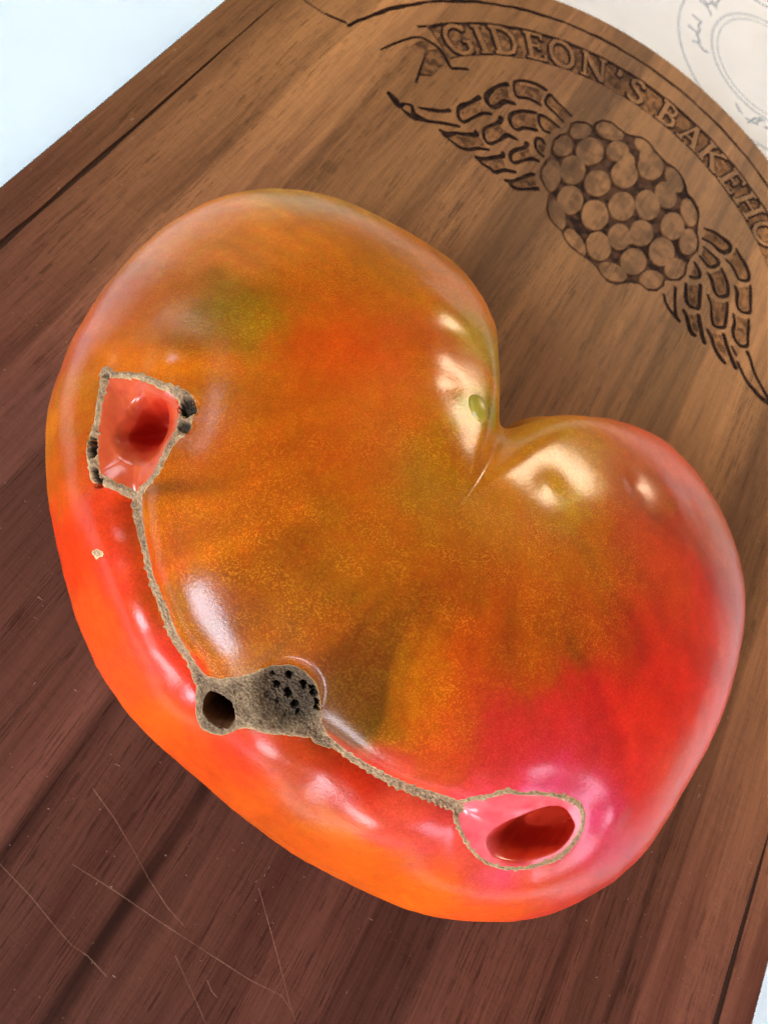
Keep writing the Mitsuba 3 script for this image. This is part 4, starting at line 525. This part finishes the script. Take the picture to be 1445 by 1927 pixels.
def closed_curve(poly, n=10):
    """A closed polygon rounded to a smooth loop (Catmull-Rom)."""
    p = np.asarray(poly, float)[:, :3]
    t = np.linspace(0, 1, n, endpoint=False)[:, None]
    out = []
    for i in range(len(p)):
        a, b, c, d = (p[(i + k) % len(p)] for k in (-1, 0, 1, 2))
        out.append(b + .5 * t * (c - a + t * (2 * a - 5 * b + 4 * c - d + t * (3 * (b - c) + d - a))))
    return np.vstack(out)


def poly_sd(P, N, poly, reach=9.0):
    """Signed distance (inside positive, smooth across the middle) of surface points to a loop lying on the surface, measured in the loop's own plane."""
    poly = closed_curve(poly)
    c = poly.mean(0)
    n = np.linalg.svd(poly - c)[2][2]
    out = np.full(len(P), -99.0)
    ext = np.linalg.norm(poly - c, axis=1).max() + reach
    near = np.where(np.linalg.norm(P - c, axis=1) < ext)[0]
    if len(near) == 0:
        return out
    if (N[near].mean(0) @ n) < 0:
        n = -n
    near = near[(N[near] @ n) > .1]
    ax = np.cross(n, [.3, .2, .9])
    ax /= np.linalg.norm(ax)
    ay = np.cross(n, ax)
    q = np.c_[(P[near] - c) @ ax, (P[near] - c) @ ay]
    g = np.c_[(poly - c) @ ax, (poly - c) @ ay]
    d2 = np.full(len(q), 1e9)
    acc = np.zeros(len(q))
    inside = np.zeros(len(q), bool)
    for a, b in zip(g, np.roll(g, -1, 0)):
        t = np.clip(((q - a) @ (b - a)) / ((b - a) @ (b - a) + 1e-12), 0, 1)
        d2 = np.minimum(d2, ((q - a - t[:, None] * (b - a)) ** 2).sum(1))
        e = ((q - (a + b) / 2) ** 2).sum(1) + .004
        acc += np.linalg.norm(b - a) / e ** 2
        cr = (a[1] > q[:, 1]) != (b[1] > q[:, 1])
        inside ^= cr & (q[:, 0] < (b[0] - a[0]) * (q[:, 1] - a[1]) / (b[1] - a[1] + 1e-12) + a[0])
    d = np.sqrt(d2)
    soft = (acc * 2 / np.pi) ** (-1 / 3)
    k = np.clip(d / .8, 0, 1)
    out[near] = np.where(inside, d * (1 - k) + soft * k, -d)
    return out


def tooth(s, side, seed):
    """Small irregular spines along an edge: height in mm at arc length s."""
    x = s / 1.35 + side * 3.7 + seed
    i = np.floor(x)
    r = np.modf(np.abs(np.sin(i * 12.9898 + side * 78.233 + seed) * 43758.5453))[0]
    r2 = np.modf(np.abs(np.sin(i * 39.346 + side * 11.135 + seed) * 24634.6345))[0]
    f = np.abs(x - i - .3 - .4 * r2)
    return np.clip(1 - f * 3.0, 0, 1) * (.03 + .42 * r ** 2)


def features(P, N):
    """Per point: scar distances by stroke, patch, hollows, pits; all from positions on the undisplaced body."""
    F = {'scar': {}, 'dist': {}}
    for k, (name, st) in enumerate(STROKES.items()):
        p, w, s, tan = sample(st)
        d, i = cKDTree(p).query(P, distance_upper_bound=9.0)
        ok = np.isfinite(d)
        sd = np.full(len(P), -99.0)
        ii = i[ok]
        side = np.sign(np.einsum('ij,ij->i', np.cross(tan[ii], P[ok] - p[ii]), N[ok]))
        rough = .22 * (meshkit.noise(P[ok] * .9, 3 + k) - .5) + .16 * (meshkit.noise(P[ok] * 2.6, 9 + k) - .5)
        sd[ok] = .92 * w[ii] / 2 + tooth(s[ii], side, k * 1.3) + rough - d[ok] - .02
        F['scar'][name] = sd
        F['dist'][name] = np.where(ok, d, 99)
    pt = poly_sd(P, N, PATCH)
    F['scar']['patch'] = np.where(pt > -9, pt + .35 * (meshkit.noise(P * 1.1, 5) - .5) + .5 * np.clip(meshkit.noise(P * 2.2, 6) - .62, 0, 1), -99)
    F['bowl'] = poly_sd(P, N, STROKES['ring'][:-1])
    F['bowl_001'] = poly_sd(P, N, STROKES['ring_001'][:-1])
    for h in HOLES:
        F[h] = poly_sd(P, N, HOLES[h])
    pit = np.zeros(len(P))
    PW = P + .55 * (np.stack([meshkit.noise(P * 1.3, 21 + i) for i in range(3)], 1) - .5) + .4 * (np.stack([meshkit.noise(P * 3.1, 25 + i) for i in range(3)], 1) - .5)
    for x, y, z, r, d in PITS:
        q = np.linalg.norm(PW - [x, y, z], axis=1) / r
        pit = np.maximum(pit, d * sm(1.35, .40, q))
    F['pit'] = pit
    sc = np.max([v for v in F['scar'].values()], axis=0)
    F['sd'] = sc
    return F


def displace(P, N, F):
    h = np.zeros(len(P))
    for x, y, z, r, a in BUMPS:
        h += a * np.exp(-(((P - [x, y, z]) ** 2).sum(1)) / r ** 2)
    for name in ('seam', 'seam_001'):
        d = F['dist'][name]
        h += -1.2 * np.exp(-(d / 3.4) ** 2) - .8 * np.exp(-(d / 1.5) ** 2)
    h += -.9 * np.exp(-(np.minimum(F['dist']['ring'], F['dist']['ring_001']) / 3.8) ** 2)
    h += -1.0 * np.exp(-(F['dist']['ringtail'] / 3.5) ** 2)
    h += -.15 * sm(0, 3, F['scar']['patch'])
    c = np.array(CUP[:3])
    h += -CUP[4] * sm(1.0, .45, np.linalg.norm(P - c, axis=1) / CUP[3])
    h += -2.6 * sm(-.3, 4.5, F['bowl']) - .9 * sm(0, 4, F['bowl_001'])
    h += .12 * (meshkit.fbm(P * .11, 3, 2) - .5) * 2
    V = P + N * h[:, None]
    for name, (wall, depth, dx, dy, dz) in HOLE_SHAPE.items():
        if name == 'bore':
            k = sm(.0, wall, F[name]) * depth
        else:
            bowl = F[{'left': 'bowl', 'right': 'bowl_001'}[name]]
            soft = 2.6 if name == 'left' else .6
            k = (.30 * sm(0, soft + 1.5, np.minimum(F[name] + soft, bowl - 1.2)) + .70 * sm(-.5, wall, np.minimum(F[name], bowl - 1.75))) * depth
        V = V + k[:, None] * np.array([dx, dy, dz])
    return V - N * F['pit'][:, None]


NT = 1000
ph = np.radians(np.r_[np.linspace(-89.5, -45, 60, endpoint=False), np.linspace(-45, 89.9, 360)])
NP = len(ph)
th = np.linspace(0, 2 * np.pi, NT, endpoint=False)
TH, PH = np.meshgrid(th, ph, indexing='ij')
P0 = base(TH, PH).reshape(-1, 3)
N0 = base_normals(TH, PH).reshape(-1, 3)
F0 = features(P0, N0)
V0 = displace(P0, N0, F0)
V0[:, 2] = np.maximum(V0[:, 2], ZT + .04)
i, j = np.meshgrid(np.arange(NT), np.arange(NP - 1), indexing='ij')
ij = np.c_[i.ravel(), j.ravel()]
corner = np.stack([ij[:, 0] * NP + ij[:, 1], (ij[:, 0] + 1) % NT * NP + ij[:, 1], (ij[:, 0] + 1) % NT * NP + ij[:, 1] + 1, ij[:, 0] * NP + ij[:, 1] + 1], 1)
top = lambda a: a[corner].max(1)
low = lambda a: a[corner].min(1)
hole_in = (low(F0['sd']) > .4) | (low(F0['bowl']) > .15) | (low(F0['bowl_001']) > .15) | (top(F0['bore']) > -.5)
qs = corner[~hole_in]
pole = len(V0)
tri = np.vstack([qs[:, [0, 1, 2]], qs[:, [0, 2, 3]], np.c_[np.arange(NT) * NP + NP - 1, (np.arange(NT) + 1) % NT * NP + NP - 1, np.full(NT, pole)]])
Vs = np.vstack([V0, V0.reshape(NT, NP, 3)[:, -1].mean(0)[None]])
add('tomato__skin', (Vs * MM, tri), 'm_skin', smooth=True)
labels['tomato'] = {'label': 'large ripe red and orange heart-shaped tomato with corky brown scars on the board', 'category': 'tomato'}

# finer pieces near the scars: four by four sub-quads, from the same surface
SUB = 4
flag = (top(F0['sd']) > -1.1) | (top(F0['bowl']) > -.6) | (top(F0['bowl_001']) > -.6) | (top(F0['bore']) > -1.6)
fq = ij[flag]
off = np.arange(SUB + 1)
gi = (fq[:, 0, None, None] * SUB + off[None, :, None]) % (NT * SUB)
gj = fq[:, 1, None, None] * SUB + off[None, None, :]
gi, gj = np.broadcast_arrays(gi, gj)
code = gi.astype(np.int64) * (NP * SUB + 1) + gj
uniq, inv = np.unique(code.ravel(), return_inverse=True)
inv = inv.reshape(code.shape)
ui, uj = uniq // (NP * SUB + 1), uniq % (NP * SUB + 1)
thf = ui / SUB * (2 * np.pi / NT)
phf = np.interp(uj / SUB, np.arange(NP), ph)
Pf, Nf = base(thf, phf), base_normals(thf, phf)
Ff = features(Pf, Nf)
Vf = displace(Pf, Nf, Ff)
quad = np.stack([inv[:, :-1, :-1], inv[:, 1:, :-1], inv[:, 1:, 1:], inv[:, :-1, 1:]], -1).reshape(-1, 4)


def piece(key, mask_quads, verts, bsdf, color=None, **more):
    q_ = quad[mask_quads]
    used_, t_ = np.unique(q_.ravel(), return_inverse=True)
    t_ = t_.reshape(-1, 4)
    f_ = np.vstack([t_[:, [0, 1, 2]], t_[:, [0, 2, 3]]])
    return add(key, (verts[used_] * MM, f_), bsdf, smooth=True, color=None if color is None else color[used_], **more)


lo = lambda a: a[quad].min(1)
hi = lambda a: a[quad].max(1)
fn = np.clip(meshkit.fbm(Pf * .6, 3, 51) * 1.5 - .25, 0, 1)[:, None]
inner = np.maximum(sm(-2.2, .6, Ff['left']), sm(-.9, .5, Ff['right']))[:, None]     # outer lip is pale skin, the wall of the hole deep red flesh
lip = np.where((Ff['bowl'] > -2)[:, None], np.array([.44, .045, .012]) * (1 - fn) + np.array([.54, .090, .022]) * fn, np.array([.64, .050, .060]) * (1 - fn) + np.array([.72, .12, .12]) * fn)
wall = np.array([.36, .014, .006]) * (1 - fn) + np.array([.50, .035, .012]) * fn
fcol = lip * (1 - inner) + wall * inner
piece('tomato__hollow', (lo(Ff['bowl']) > -.35), Vf, 'm_flesh', color=fcol, label='open red wet hollow inside the left scar ring')
piece('tomato__hollow_001', (lo(Ff['bowl_001']) > -.35), Vf, 'm_flesh', color=fcol, label='open red hollow inside the lower right scar ring')
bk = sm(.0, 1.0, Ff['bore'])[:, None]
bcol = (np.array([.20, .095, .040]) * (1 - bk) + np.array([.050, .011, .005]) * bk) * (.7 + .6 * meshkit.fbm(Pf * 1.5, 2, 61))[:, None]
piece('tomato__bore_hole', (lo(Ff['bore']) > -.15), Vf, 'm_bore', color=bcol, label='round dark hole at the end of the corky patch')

sd = Ff['sd']
tex = .30 * (meshkit.fbm(Pf * 1.5, 3, 31) - .5) + .26 * (meshkit.noise(Pf * 4.2, 33) - .5)
hgt = np.where(sd > 0, np.maximum(.02, .03 + .20 * sm(0, .6, sd) + tex * (1 + .9 * sm(.3, 1.2, Ff['scar']['patch'])) * sm(0, .5, sd)), sd * .9)
Vsh = Vf + Nf * hgt[:, None]
n1, n2, n3 = meshkit.fbm(Pf * .8, 3, 41), meshkit.noise(Pf * 3.4, 42), meshkit.noise(Pf * 6.5, 43)
lightc, midc, darkc = np.array([.53, .36, .185]), np.array([.31, .195, .100]), np.array([.11, .068, .038])
t1 = np.clip(.55 * n1 + .45 * n2 + .25 * (n3 - .5), 0, 1)
col = np.where(t1[:, None] > .5, midc + (lightc - midc) * np.clip((t1[:, None] - .5) * 2.6, 0, 1), midc + (darkc - midc) * np.clip((.5 - t1[:, None]) * 2.6, 0, 1))
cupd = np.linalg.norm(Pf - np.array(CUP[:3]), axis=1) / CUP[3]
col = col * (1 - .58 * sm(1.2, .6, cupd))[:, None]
col = col * .82 * (1 + .12 * sm(.9, 1.6, cupd) * sm(.2, -.4, Ff['scar']['patch']))[:, None]
col = col * (1 - .30 * sm(-.2, 1.2, Ff['scar']['patch']))[:, None]
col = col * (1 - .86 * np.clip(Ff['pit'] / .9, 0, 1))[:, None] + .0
fringe = sm(.28, .0, sd) * sm(-.3, -.05, sd)
col = col * (1 - .35 * fringe)[:, None] + np.array([.55, .28, .08]) * (.35 * fringe)[:, None]
col = col * (1 + .9 * sm(-.5, .2, Ff['scar']['nick']))[:, None]
names = list(Ff['scar'])
dom = np.argmax(np.stack([Ff['scar'][k] for k in names], 1), 1)
shell = (lo(sd) > -.45) & (hi(Ff['bore']) < .1)
domq = dom[quad[:, 0]]
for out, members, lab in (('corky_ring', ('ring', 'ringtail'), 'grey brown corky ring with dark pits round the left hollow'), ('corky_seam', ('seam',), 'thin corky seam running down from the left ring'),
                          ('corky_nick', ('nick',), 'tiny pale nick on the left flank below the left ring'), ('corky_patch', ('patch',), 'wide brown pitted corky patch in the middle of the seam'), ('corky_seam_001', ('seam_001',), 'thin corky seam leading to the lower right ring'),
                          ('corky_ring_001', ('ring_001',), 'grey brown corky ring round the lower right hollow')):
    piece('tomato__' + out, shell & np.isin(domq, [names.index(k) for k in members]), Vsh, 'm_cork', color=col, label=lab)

# the green knob where the stem sat, in the notch
nb = trimesh.creation.icosphere(subdivisions=4)
v = np.array(nb.vertices)
e3 = np.array(NUB[4:7])
e1 = np.array(UP) - e3 * np.dot(UP, e3)
e1 /= np.linalg.norm(e1)
v = (v * np.array([.86, .60, .46]) * NUB[3]) @ np.stack([e1, np.cross(e3, e1), e3])
v *= 1 + .16 * (meshkit.fbm(v * .5 + 9, 3, 2)[:, None] - .5)
add('tomato__stem_knob', (np.c_[v[:, 0] + NUB[0] - 0.03 * NUB[3] * e3[0], v[:, 1] + NUB[1] - 0.03 * NUB[3] * e3[1], v[:, 2] + NUB[2] - 0.03 * NUB[3] * e3[2]] * MM, nb.faces), 'm_nub', smooth=True, label='small yellow green knob in the notch')
